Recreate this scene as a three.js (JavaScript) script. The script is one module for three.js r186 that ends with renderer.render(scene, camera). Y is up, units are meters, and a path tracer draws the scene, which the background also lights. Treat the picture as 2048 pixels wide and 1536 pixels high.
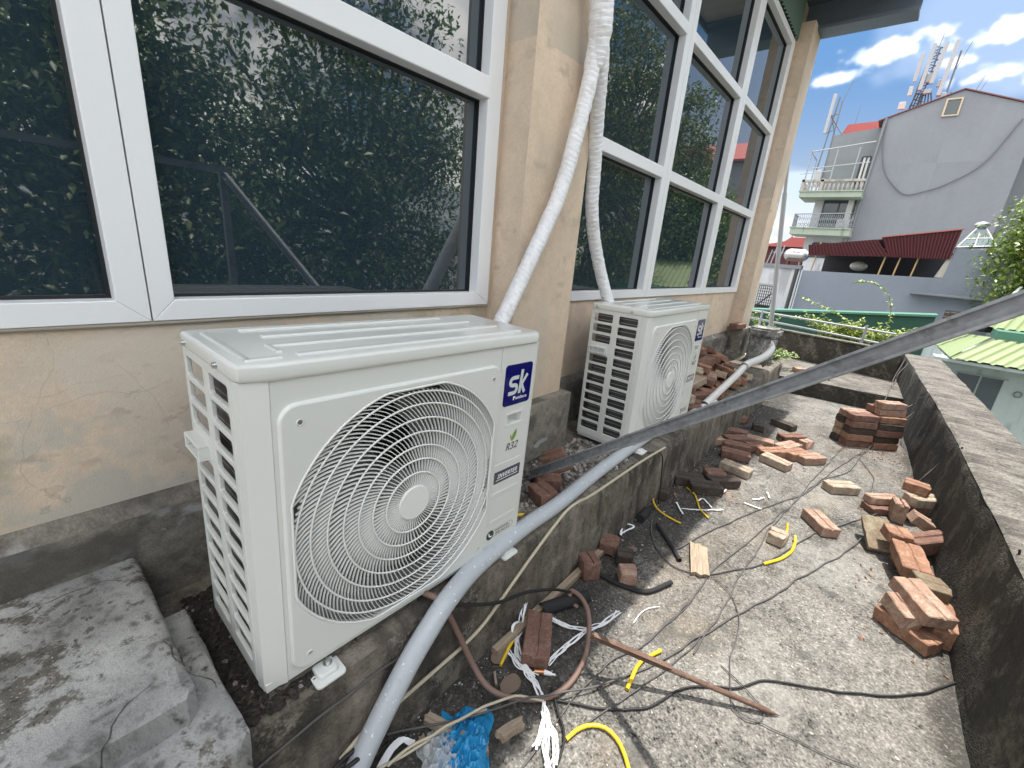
import * as THREE from 'three';
import { mergeGeometries, mergeVertices, toCreasedNormals } from 'three/addons/utils/BufferGeometryUtils.js';
import { RoundedBoxGeometry } from 'three/addons/geometries/RoundedBoxGeometry.js';

// ---------- camera, sky, sun, exposure ----------
const scene = new THREE.Scene();
const camera = new THREE.PerspectiveCamera(83.27, 4 / 3, 0.05, 400);
{
  const m = new THREE.Matrix4().makeBasis(
    new THREE.Vector3(0.65379, 0.08553, 0.75183),
    new THREE.Vector3(0.17232, 0.95065, -0.258),
    new THREE.Vector3(-0.73679, 0.29824, 0.60679));
  camera.quaternion.setFromRotationMatrix(m);
  camera.position.set(0, 1.43, 0);
  camera.updateMatrixWorld();
}
const renderer = new THREE.WebGLRenderer({ antialias: true });
renderer.toneMapping = THREE.LinearToneMapping;
renderer.toneMappingExposure = 2.3;
renderer.shadowMap.enabled = true;

const SUN = new THREE.Vector3(0.2, 1, 0.014).normalize();
const sun = new THREE.DirectionalLight(new THREE.Color(1, 0.95, 0.87), 3.25);
sun.position.copy(SUN).multiplyScalar(30);
sun.castShadow = true;
sun.shadow.mapSize.set(2048, 2048);
Object.assign(sun.shadow.camera, { left: -14, right: 14, top: 14, bottom: -14, near: 1, far: 80 });
scene.add(sun, sun.target);

// ---------- small maths ----------
function rngOf(seed) { let a = seed >>> 0; return () => { a = (a + 0x6D2B79F5) | 0; let t = Math.imul(a ^ (a >>> 15), 1 | a); t = (t + Math.imul(t ^ (t >>> 7), 61 | t)) ^ t; return ((t ^ (t >>> 14)) >>> 0) / 4294967296; }; }
const HASH = new Float32Array(65536); { const r = rngOf(77); for (let i = 0; i < 65536; i++) HASH[i] = r(); }
const h2 = (x, y, s) => HASH[(Math.imul(x, 374761) + Math.imul(y, 668265) + Math.imul(s, 96557) + Math.imul(x ^ (y << 5), 2654435)) & 65535];
function vn(x, y, s = 0, p = 0) {
  let xi = Math.floor(x), yi = Math.floor(y); let fx = x - xi, fy = y - yi;
  fx = fx * fx * (3 - 2 * fx); fy = fy * fy * (3 - 2 * fy);
  let x1 = xi + 1, y1 = yi + 1;
  if (p) { xi = ((xi % p) + p) % p; yi = ((yi % p) + p) % p; x1 = ((x1 % p) + p) % p; y1 = ((y1 % p) + p) % p; }
  const a = h2(xi, yi, s), b = h2(x1, yi, s), c = h2(xi, y1, s), d = h2(x1, y1, s);
  return a + (b - a) * fx + (c - a + (a - b - c + d) * fx) * fy;
}
function fbm(x, y, o = 4, s = 0, p = 0) { let v = 0, a = 0.5, n = 0; for (let i = 0; i < o; i++) { v += a * vn(x, y, s + i * 7, p); n += a; a *= 0.5; x *= 2; y *= 2; if (p) p *= 2; } return v / n; }
const clamp = (v, a = 0, b = 1) => Math.min(b, Math.max(a, v));
const step = (a, b, v) => { const t = clamp((v - a) / (b - a)); return t * t * (3 - 2 * t); };
const mix = (a, b, t) => a + (b - a) * t;
const mix3 = (a, b, t) => [mix(a[0], b[0], t), mix(a[1], b[1], t), mix(a[2], b[2], t)];
const enc = (c) => { c = clamp(c); return Math.round(255 * (c <= 0.0031308 ? 12.92 * c : 1.055 * Math.pow(c, 1 / 2.4) - 0.055)); };
const V = (x, y, z) => new THREE.Vector3(x, y, z);

// the sky: blue air paling to the horizon, seen clouds, plus extra unseen ones as fill light
{
  const W = 2048, H = 1024, d = new Float32Array(W * H * 4);
  const puffs = [[-5.4, 19.6, 3.2, 0.95], [-3.4, 20.3, 2.2, 0.8], [1.6, 19.6, 3.4, 1.0], [5.5, 20.6, 4.0, 1.05], [-9.5, 17.7, 1.7, 0.75], [2.2, 16.8, 2.6, 0.75], [6.5, 16.2, 3.0, 0.85], [-1.2, 18.0, 1.6, 0.6]];
  for (let j = 0; j < H; j++) for (let i = 0; i < W; i++) {
    const az = ((i + 0.5) / W - 0.5) * 2 * Math.PI, el = ((j + 0.5) / H - 0.5) * Math.PI, e = Math.max(0, Math.sin(el));
    const t = Math.pow(e, 0.5);
    let c = mix3([0.29, 0.325, 0.355], [0.078, 0.17, 0.33], step(0.22, 0.62, t));
    c = mix3(c, [0.062, 0.135, 0.29], step(0.6, 1.0, t));
    const A = az * 57.2958, E = el * 57.2958;
    // cloud density: fractal field plus the named cumulus
    const sc = 1 / (0.25 + e), cx = Math.cos(az) * sc, cz = Math.sin(az) * sc;
    let dens = step(0.42, 0.6, fbm(cx * 2.3 + 4.1, cz * 2.3 + 9.7, 6, 3)) * step(0.02, 0.12, e);
    if (Math.abs(A) < 24 && E > 8 && E < 32) dens *= 0.08;  // thinned in view; the denser unseen clouds are added to brighten the shade
    const wob = fbm(A * 0.5, E * 1.0, 6, 21) - 0.5 + 0.5 * (fbm(A * 1.9 + 5, E * 3.4, 4, 24) - 0.5);
    for (const [pa, pe, r, k] of puffs) {
      const u = (A - pa - (E - pe) * 0.9) / r, v = (E - pe) / (r * 0.33), q = 1 - Math.sqrt(u * u + v * v) + wob * 1.7;
      dens = Math.max(dens, 0.62 * k * step(-0.05, 0.95, q));
    }
    const low = step(0.25, 0.02, e) * step(0.42, 0.7, fbm(A * 0.09, E * 0.3, 5, 31)) * 0.3;
    dens = clamp(Math.max(dens, low));
    c = mix3(c, [1.72, 1.68, 1.62], dens);
    if (el < 0) c = mix3(c, [0.34, 0.34, 0.33], step(0, 0.12, -Math.sin(el)));
    const k = (j * W + i) * 4; d[k] = c[0]; d[k + 1] = c[1]; d[k + 2] = c[2]; d[k + 3] = 1;
  }
  const sky = new THREE.DataTexture(d, W, H, THREE.RGBAFormat, THREE.FloatType);
  sky.mapping = THREE.EquirectangularReflectionMapping; sky.magFilter = THREE.LinearFilter; sky.needsUpdate = true;
  scene.background = sky; scene.environment = sky;
}

// ---------- building blocks ----------
const taken = {};
function numbered(n) { const k = taken[n] = (taken[n] ?? -1) + 1; return k ? n + '_' + String(k).padStart(3, '0') : n; }
function tag(o, label, category, group) { o.userData.label = label; o.userData.category = category; if (group) o.userData.group = group; return o; }
function thing(name, label, category, pos = [0, 0, 0], group) {
  const o = new THREE.Group(); o.name = numbered(name); o.position.set(...pos); scene.add(o); return tag(o, label, category, group);
}
function part(name, geo, m, parent, label) { const o = new THREE.Mesh(geo, m); o.name = name; o.castShadow = o.receiveShadow = true; parent.add(o); if (label) o.userData.label = label; return o; }
function single(name, geo, m, label, category, group) { const o = new THREE.Mesh(geo, m); o.name = numbered(name); o.castShadow = o.receiveShadow = true; scene.add(o); return tag(o, label, category, group); }
function struct(name, geo, m) { const o = new THREE.Mesh(geo, m); o.name = numbered(name); o.receiveShadow = o.castShadow = true; o.userData.kind = 'structure'; scene.add(o); return o; }
const clean = (g) => { const n = g.index ? g.toNonIndexed() : g; for (const k of Object.keys(n.attributes)) if (!['position', 'normal', 'uv'].includes(k)) n.deleteAttribute(k); if (!n.attributes.uv) n.setAttribute('uv', new THREE.BufferAttribute(new Float32Array(n.attributes.position.count * 2), 2)); n.clearGroups?.(); return n; };
const join = (l) => mergeGeometries(l.map(clean));
// uv in metres from the dominant axis of each face
function uvm(g, ox = 0, oy = 0) {
  g = clean(g); g.computeBoundingBox(); const p = g.attributes.position, n = g.attributes.uv, a = V(), b = V(), c = V();
  for (let i = 0; i < p.count; i += 3) {
    a.fromBufferAttribute(p, i); b.fromBufferAttribute(p, i + 1); c.fromBufferAttribute(p, i + 2);
    const N = b.clone().sub(a).cross(c.clone().sub(a)), x = Math.abs(N.x), y = Math.abs(N.y), z = Math.abs(N.z);
    [a, b, c].forEach((q, k) => { if (y >= x && y >= z) n.setXY(i + k, q.x + ox, q.z + oy); else if (x >= z) n.setXY(i + k, q.z + ox, q.y + oy); else n.setXY(i + k, q.x + ox, q.y + oy); });
  }
  return g;
}
const bx = (x0, x1, y0, y1, z0, z1) => new THREE.BoxGeometry(x1 - x0, y1 - y0, z1 - z0).translate((x0 + x1) / 2, (y0 + y1) / 2, (z0 + z1) / 2);
const rbx = (x0, x1, y0, y1, z0, z1, r = 0.004, s = 2) => new RoundedBoxGeometry(x1 - x0, y1 - y0, z1 - z0, s, Math.min(r, 0.49 * Math.min(x1 - x0, y1 - y0, z1 - z0))).translate((x0 + x1) / 2, (y0 + y1) / 2, (z0 + z1) / 2);
const curve = (pts, t = 0.5) => new THREE.CatmullRomCurve3(pts.map((p) => V(...p)), false, 'catmullrom', t);
const tube = (pts, r, seg, rad = 8, t = 0.5) => { const c = curve(pts, t); return new THREE.TubeGeometry(c, seg ?? Math.max(8, Math.round(c.getLength() / 0.02)), r, rad); };
function rod(a, b, r, rad = 8, r2 = r) { const A = V(...a), B = V(...b), d = B.clone().sub(A), L = d.length(); const g = new THREE.CylinderGeometry(r2, r, L, rad); g.translate(0, L / 2, 0); g.applyQuaternion(new THREE.Quaternion().setFromUnitVectors(V(0, 1, 0), d.normalize())); return g.translate(A.x, A.y, A.z); }
function barBox(a, b, w, h) { const A = V(...a), B = V(...b), L = A.distanceTo(B), m = new THREE.Matrix4().lookAt(B, A, V(0, 1, 0)); const g = new THREE.BoxGeometry(w, h, L); return g.applyMatrix4(m).translate((A.x + B.x) / 2, (A.y + B.y) / 2, (A.z + B.z) / 2); }
function poly(pts) { const s = new THREE.Shape(); pts.forEach(([x, y], i) => i ? s.lineTo(x, y) : s.moveTo(x, y)); s.closePath(); return s; }
function rrect(x0, x1, y0, y1, r, P = THREE.Shape) { const s = new P(); s.moveTo(x0 + r, y0); s.lineTo(x1 - r, y0); s.absarc(x1 - r, y0 + r, r, -Math.PI / 2, 0); s.lineTo(x1, y1 - r); s.absarc(x1 - r, y1 - r, r, 0, Math.PI / 2); s.lineTo(x0 + r, y1); s.absarc(x0 + r, y1 - r, r, Math.PI / 2, Math.PI); s.lineTo(x0, y0 + r); s.absarc(x0 + r, y0 + r, r, Math.PI, 1.5 * Math.PI); return s; }
const ext = (s, depth, o = {}) => new THREE.ExtrudeGeometry(s, { depth, bevelEnabled: false, curveSegments: 6, ...o });
// a prism across x whose outline is given as [z, y]
function prismX(pts, x0, x1, o) { const g = ext(poly(pts.map(([z, y]) => [-z, y])), x1 - x0, o); return g.rotateY(Math.PI / 2).translate(x0, 0, 0); }
function rough(g, amp, freq, seed = 1) { g = mergeVertices(clean(g), 1e-4); const p = g.attributes.position; g.computeVertexNormals(); const n = g.attributes.normal; for (let i = 0; i < p.count; i++) { const x = p.getX(i), y = p.getY(i), z = p.getZ(i), k = (fbm(x * freq + z * 0.7 * freq, y * freq - z * 0.6 * freq, 3, seed) - 0.5) * 2 * amp; p.setXYZ(i, x + n.getX(i) * k, y + n.getY(i) * k, z + n.getZ(i) * k); } g.deleteAttribute('normal'); return g; }

// ---------- textures and materials ----------
function tex(w, h, fn, rx = 1, ry = rx, data = false) {
  const d = new Uint8Array(w * h * 4);
  for (let j = 0; j < h; j++) for (let i = 0; i < w; i++) { const c = fn((i + 0.5) / w, (j + 0.5) / h), k = (j * w + i) * 4; if (data) { d[k] = d[k + 1] = d[k + 2] = Math.round(255 * clamp(c)); } else { d[k] = enc(c[0]); d[k + 1] = enc(c[1]); d[k + 2] = enc(c[2]); } d[k + 3] = 255; }
  const t = new THREE.DataTexture(d, w, h); t.wrapS = t.wrapT = THREE.RepeatWrapping; t.magFilter = THREE.LinearFilter; t.minFilter = THREE.LinearMipmapLinearFilter; t.generateMipmaps = true;
  if (!data) t.colorSpace = THREE.SRGBColorSpace; t.repeat.set(1 / rx, 1 / ry); t.needsUpdate = true; return t;
}
const rgb = (r, g, b) => new THREE.Color().setRGB(r, g, b);
const M = (r, g, b, rough_ = 0.8, o = {}) => new THREE.MeshStandardMaterial({ color: rgb(r, g, b), roughness: rough_, side: THREE.DoubleSide, ...o });
const P = (r, g, b, rough_ = 0.4, o = {}) => new THREE.MeshPhysicalMaterial({ color: rgb(r, g, b), roughness: rough_, side: THREE.DoubleSide, ...o });
const MT = (map, rough_ = 0.9, o = {}) => new THREE.MeshStandardMaterial({ map, roughness: rough_, side: THREE.DoubleSide, ...o });

// grain used as fine relief
const grain = tex(512, 512, (u, v) => 0.55 * fbm(u * 32, v * 32, 3, 5, 32) + 0.45 * vn(u * 128, v * 128, 9, 128), 0.5, 0.5, true);
const grainFine = tex(512, 512, (u, v) => 0.5 * fbm(u * 64, v * 64, 3, 6, 64) + 0.5 * vn(u * 256, v * 256, 4, 256), 0.4, 0.4, true);
// concrete of the deck, in world metres so the stains lie where they are
function deckColor(x, z) {
  const b = fbm(x * 1.6 + 3, z * 1.6, 4, 11), m = fbm(x * 6, z * 6, 4, 12), f = fbm(x * 30, z * 30, 3, 13), g = vn(x * 210, z * 210, 14), g2 = vn(x * 120 + 5, z * 120, 15);
  let k = 0.128 + 0.08 * (b - 0.5) + 0.11 * (m - 0.5) + 0.09 * (f - 0.5);
  k += 0.11 * step(0.62, 0.9, g) * (0.4 + m) + 0.06 * step(0.6, 0.85, g2) - 0.07 * step(0.34, 0.12, g) - 0.04 * step(0.3, 0.1, g2);
  let c = [k * 1.03, k * 0.985, k * 0.9];
  // chalky laitance patches and brown seepage
  c = mix3(c, [0.29, 0.285, 0.265], 0.45 * step(0.5, 0.78, fbm(x * 2.3 + 8, z * 3.1, 6, 16) * 0.8 + f * 0.2));
  c = mix3(c, [0.19, 0.14, 0.09], 0.25 * step(0.55, 0.8, fbm(x * 3.1 + 1, z * 4 + 7, 6, 17)));
  c = mix3(c, [0.07, 0.07, 0.066], 0.6 * step(0.7, 0.78, fbm(x * 9, z * 9 + 4, 3, 18)));
  // ragged soot-black silt by the ledge, widened as painted shade; dark parapet strip
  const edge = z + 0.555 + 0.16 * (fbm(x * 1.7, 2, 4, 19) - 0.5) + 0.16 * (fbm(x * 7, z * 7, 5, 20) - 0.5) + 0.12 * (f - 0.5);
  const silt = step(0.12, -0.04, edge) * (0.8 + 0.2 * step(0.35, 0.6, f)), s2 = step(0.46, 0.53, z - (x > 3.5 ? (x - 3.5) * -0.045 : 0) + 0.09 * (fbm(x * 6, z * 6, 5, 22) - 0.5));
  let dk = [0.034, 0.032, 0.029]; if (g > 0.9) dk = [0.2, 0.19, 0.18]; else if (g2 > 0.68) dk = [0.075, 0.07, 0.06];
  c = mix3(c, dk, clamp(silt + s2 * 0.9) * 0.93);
  return c;
}
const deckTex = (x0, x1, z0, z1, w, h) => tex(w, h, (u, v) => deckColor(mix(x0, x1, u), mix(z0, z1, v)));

// peach render: mottling, grey wash stains, hairline cracks
function cracks(seed, list) { // each: x, y, heading, length, step
  const r = rngOf(seed), segs = []; for (const [x0, y0, h0, L, st] of list) { let x = x0, y = y0, h = h0; for (let l = 0; l < L; l += st) { h += (r() - 0.5) * 1.1; h = h0 + (h - h0) * 0.8; const nx = x + st * Math.cos(h), ny = y + st * Math.sin(h); segs.push([x, y, nx, ny, 0.4 + 0.8 * r()]); x = nx; y = ny; } }
  return (px, py, w) => { let m = 0; for (const [ax, ay, bx_, by, k] of segs) { if (Math.abs(px - ax) > 0.06 || Math.abs(py - ay) > 0.06) continue; const dx = bx_ - ax, dy = by - ay, t = clamp(((px - ax) * dx + (py - ay) * dy) / (dx * dx + dy * dy)), d = Math.hypot(px - ax - dx * t, py - ay - dy * t); const v = step(w * k, w * k * 0.35, d); if (v > m) m = v; } return m; };
}
const crackF = (x, y, s, wd) => { const q = Math.abs(fbm(x, y, 5, s) - 0.5); return step(wd, wd * 0.3, q); };
function plasterColor(u, v, p, s) {
  const m = fbm(u * p, v * p, 5, s, p), f = fbm(u * p * 12, v * p * 12, 3, s + 1, p * 12), g = vn(u * p * 90, v * p * 90, s + 2, p * 90);
  let k = 1 + 0.3 * (m - 0.5) + 0.18 * (f - 0.5) + 0.12 * (g - 0.5);
  let c = [0.67 * k, 0.54 * k, 0.415 * k];
  c = mix3(c, [0.5, 0.44, 0.35], 0.55 * step(0.52, 0.72, fbm(u * p * 2, v * p * 1.5, 4, s + 3)));
  c = mix3(c, [0.4, 0.34, 0.27], 0.5 * step(0.66, 0.84, fbm(u * p * 6, v * p * 9, 5, s + 4)));
  c = mix3(c, [0.5, 0.46, 0.4], 0.5 * step(0.5, 0.75, fbm(u * p * 1.3 + 5, v * p * 0.6, 5, s + 5)));
  return c;
}
const TX = {};
TX.plaster = tex(1024, 1024, (u, v) => plasterColor(u, v, 4, 41), 2.2);
const wallCr = cracks(7, [[0.42, 0.5, -1.4, 0.3, 0.018], [0.55, 0.55, -1.7, 0.45, 0.018], [0.36, 0.36, 0.1, 0.42, 0.02], [0.5, 0.3, -2.4, 0.22, 0.016], [0.66, 0.47, -1.2, 0.2, 0.016], [0.95, 0.52, -1.5, 0.3, 0.018], [1.2, 0.5, -1.9, 0.16, 0.014], [0.5, 0.42, -0.2, 0.2, 0.016], [1.5, 0.5, -1.3, 0.25, 0.018]]);
TX.wallLow = tex(2048, 512, (u, v) => {   // wall under the first window, 2.4 m by 0.6 m, x from -0.5
  const x = u * 2.4, y = v * 0.6; let c = plasterColor(u * 1.1, v * 0.27, 4, 44); const f = fbm(x * 40, y * 40, 3, 43) - 0.5;
  c = mix3(c, [0.6, 0.55, 0.47], 0.8 * step(0.4, 0.7, fbm(x * 3 + 1, y * 4 + 2, 6, 45) + 0.12 * f));
  c = mix3(c, [0.5, 0.48, 0.42], 0.75 * step(0.44, 0.7, fbm(x * 4.2 + 3, y * 6 + 1, 6, 38) + 0.3 * f)); c = mix3(c, [0.36, 0.32, 0.21], 0.6 * step(0.5, 0.72, fbm(x * 5 + 7, y * 3.4, 6, 46) + 0.16 * f));
  c = mix3(c, [0.38, 0.29, 0.22], 0.5 * step(0.62, 0.8, fbm(x * 14, y * 26, 5, 47) + 0.1 * f));
  const pe = fbm(x * 6 + 2, y * 11 + 5, 6, 42) + 0.1 * f; c = mix3(c, [0.47, 0.42, 0.36], 0.5 * step(0.66, 0.7, pe)); c = mix3(c, [0.3, 0.22, 0.16], 0.35 * step(0.655, 0.662, pe) * step(0.68, 0.668, pe));
  return mix3(c, [0.22, 0.16, 0.12], 0.28 * wallCr(x, y, 0.0012));
}, 2.4, 0.6);
TX.cement = tex(1024, 512, (u, v) => {     // weathered dark cement, 2 m by 1 m
  const m = fbm(u * 8, v * 4, 5, 51, 0), st = fbm(u * 46, v * 2.2, 4, 52), f = fbm(u * 90, v * 45, 3, 53), g = vn(u * 420, v * 210, 54);
  let k = 0.12 + 0.2 * (m - 0.45) + 0.14 * (st - 0.5) + 0.12 * (f - 0.5) + 0.06 * (g - 0.5);
  let c = [k * 1.1, k * 0.97, k * 0.79];
  c = mix3(c, [0.028, 0.026, 0.022], 0.85 * step(0.46, 0.64, fbm(u * 34, v * 4, 5, 55) * 0.5 + fbm(u * 8, v * 6, 5, 56) * 0.35 + f * 0.15));
  c = mix3(c, [0.3, 0.28, 0.24], 0.6 * step(0.58, 0.78, fbm(u * 26, v * 12, 5, 57) * 0.8 + g * 0.2));
  return c;
}, 2, 1);
TX.plinth = tex(1536, 768, (u, v) => {
  const m = fbm(u * 7, v * 6, 6, 61), f = fbm(u * 90, v * 50, 4, 62), g = vn(u * 700, v * 350, 63); let k = 0.2 + 0.2 * (m - 0.5) + 0.16 * (f - 0.5) + 0.08 * (g - 0.5);
  let c = [k * 1.05, k * 0.97, k * 0.84]; c = mix3(c, [0.4, 0.41, 0.43], 0.7 * step(0.6, 0.66, fbm(u * 7 + 2, v * 9, 6, 64) + 0.1 * (f - 0.5)));
  return mix3(c, [0.07, 0.065, 0.055], 0.75 * step(0.54, 0.7, fbm(u * 14, v * 8 + 3, 6, 65)));
}, 2.4, 1.2);
const slabCr = cracks(17, [[0.06, -0.9, 2.6, 0.9, 0.02], [-0.1, -0.98, 2.4, 0.45, 0.018], [0.1, -1.0, 1.2, 0.16, 0.014], [-0.3, -1.32, 0.15, 0.4, 0.02]]);
function slabColor(x, z) {   // top of the low block: pale skin flaked off a pebbly grey core
  const m = fbm(x * 7 + 2, z * 7, 5, 71), f = fbm(x * 44, z * 44, 4, 72), g = vn(x * 300, z * 300, 73), g2 = vn(x * 170 + 3, z * 170, 77), q = fbm(x * 3.6 + 6, z * 4.8 + 1, 6, 74);
  let core = 0.15 + 0.16 * (f - 0.5) + 0.12 * (m - 0.5); if (g > 0.9) core = 0.42; else if (g < 0.12) core *= 0.4; if (g2 > 0.92) core = 0.36; else if (g2 < 0.1) core *= 0.45;
  const skin = 0.34 + 0.3 * (m - 0.5) + 0.3 * (f - 0.5) + 0.1 * (g - 0.5);
  const rim = Math.max(step(-0.16, 0.06, x), step(-1.0, -0.87, z), 0.75 * step(-1.26, -1.34, z)); // cement skin survives along the rims
  let c = mix3([core * 1.06, core, core * 0.87], [skin * 0.99, skin, skin * 0.98], step(0.44, 0.62, 0.62 * q + 0.24 * rim + 0.08 + 0.75 * (f - 0.5) + 0.14 * (g - 0.5)));
  c = mix3(c, [0.05, 0.048, 0.046], 0.8 * step(0.46, 0.74, fbm(x * 8 + 1, z * 5 + 3, 6, 75) * 0.7 + f * 0.55 - 0.14 + 0.1 * (g - 0.5)));
  return mix3(c, [0.035, 0.032, 0.03], 0.9 * slabCr(x, z, 0.0022));
}
TX.slab = tex(1024, 1024, (u, v) => slabColor(mix(-0.9, 0.22, u), mix(-1.45, -0.65, v)));
TX.parTop = tex(1024, 1024, (u, v) => {
  const m = fbm(u * 4, v * 4, 5, 81, 4), f = fbm(u * 36, v * 20, 4, 82, 0), g = vn(u * 200, v * 120, 83, 0); let k = 0.125 + 0.1 * (m - 0.5) + 0.17 * (f - 0.5) + 0.12 * step(0.7, 0.95, g) - 0.08 * step(0.3, 0.1, g);
  return mix3([k * 1.06, k * 0.98, k * 0.87], [0.045, 0.04, 0.035], 0.65 * step(0.52, 0.7, fbm(u * 14, v * 6, 5, 84) * 0.75 + f * 0.25));
}, 0.9);
TX.mouldShade = tex(1024, 512, (u, v) => {  // mouldy black; also holds the shade of faces turned from the sun
  const m = fbm(u * 8, v * 4, 5, 86), f = fbm(u * 90, v * 45, 4, 87); let k = 0.035 + 0.035 * (m - 0.4) + 0.025 * (f - 0.5);
  let c = [k * 1.05, k, k * 0.82]; const g = vn(u * 500, v * 250, 89); c = mix3(c, [0.17, 0.155, 0.125], 0.8 * step(0.52, 0.8, fbm(u * 24 + v * 5, v * 5, 6, 88) * 0.62 + f * 0.3 + g * 0.12)); return c;
}, 2, 1);
TX.brick = tex(512, 512, (u, v) => {
  const m = fbm(u * 5, v * 5, 5, 91, 5), f = fbm(u * 40, v * 40, 3, 92, 40), g = vn(u * 128, v * 128, 93, 128), q = fbm(u * 9, v * 9, 5, 94, 9); const k = 0.95 + 0.6 * (m - 0.5) + 0.5 * (f - 0.5) + 0.3 * (g - 0.5);
  let c = [0.66 * k, 0.64 * k, 0.62 * k]; c = mix3(c, [0.86, 1.0, 1.0], 0.75 * step(0.5, 0.72, q * 0.75 + f * 0.3)); c = mix3(c, [0.3, 0.26, 0.23], 0.6 * step(0.52, 0.8, fbm(u * 7 + 3, v * 7, 5, 95) * 0.7 + f * 0.3)); return c;
}, 0.26);
TX.render = tex(1024, 1024, (u, v) => {
  const m = fbm(u * 4, v * 4, 5, 101, 4), st = fbm(u * 40, v * 3, 4, 102), f = fbm(u * 70, v * 70, 3, 103); const k = 1 + 0.22 * (m - 0.5) + 0.16 * (st - 0.5) + 0.1 * (f - 0.5);
  return mix3([0.86 * k, 0.86 * k, 0.86 * k], [0.35, 0.35, 0.34], 0.5 * step(0.66, 0.78, fbm(u * 24, v * 4, 4, 104)));
}, 5);
TX.renderPlain = tex(512, 512, (u, v) => { const k = 0.88 + 0.2 * (fbm(u * 3, v * 4, 5, 105) - 0.5) + 0.1 * (fbm(u * 24, v * 3, 4, 106) - 0.5) + 0.06 * (fbm(u * 60, v * 60, 2, 107) - 0.5); return [k, k, k]; }, 7);
TX.zinc = tex(512, 512, (u, v) => { const k = 0.72 + 0.35 * (fbm(u * 6, v * 24, 4, 111) - 0.5) + 0.2 * (fbm(u * 60, v * 60, 3, 112) - 0.5); return mix3([k, k, k], [0.38, 0.36, 0.33], 0.6 * step(0.62, 0.72, fbm(u * 12, v * 12, 4, 113))); }, 0.5);
TX.wood = tex(256, 512, (u, v) => { const k = 0.3 + 0.25 * (fbm(u * 30, v * 3, 4, 121) - 0.5) + 0.12 * (fbm(u * 80, v * 40, 2, 122) - 0.5); return [k, k * 0.8, k * 0.58]; }, 0.12, 0.3);
TX.pvc = tex(512, 512, (u, v) => { const k = 1 + 0.16 * (fbm(u * 6, v * 6, 4, 125) - 0.5); let c = [0.5 * k, 0.51 * k, 0.52 * k]; c = mix3(c, [1, 1, 1], step(0.92, 0.96, vn(u * 46, v * 22, 126)) + step(0.94, 0.97, vn(u * 90, v * 50, 128))); return mix3(c, [0.4, 0.4, 0.4], 0.4 * step(0.68, 0.8, fbm(u * 40, v * 10, 4, 127))); }, 1, 1);
TX.coil = tex(32, 256, (u, v) => { const k = (v * 16) % 1; const t = k > 0.42 && k < 0.58 ? 0.42 : 0.055 + 0.03 * vn(u * 32, v * 256, 3); return [t, t, t * 1.02]; }, 0.06, 0.36);
TX.tape = tex(512, 512, (u, v) => { const k = 0.9 + 0.14 * (fbm(u * 5, v * 30, 4, 131) - 0.5); return mix3([k * 0.93, k * 0.94, k * 0.97], [0.6, 0.58, 0.53], 0.35 * step(0.62, 0.76, fbm(u * 6, v * 9, 4, 132))); }, 1, 1);
TX.tapeB = tex(256, 1024, (u, v) => { const s = (v * 46 + 0.35 * Math.sin(u * 6.283) + 0.5 * fbm(u * 4, v * 40, 3, 133)) % 1; return 0.5 + 0.35 * (s < 0.2 ? s / 0.2 : 1 - (s - 0.2) / 0.8) + 0.3 * (fbm(u * 10, v * 160, 3, 134) - 0.5); }, 1, 1, true);

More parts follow.
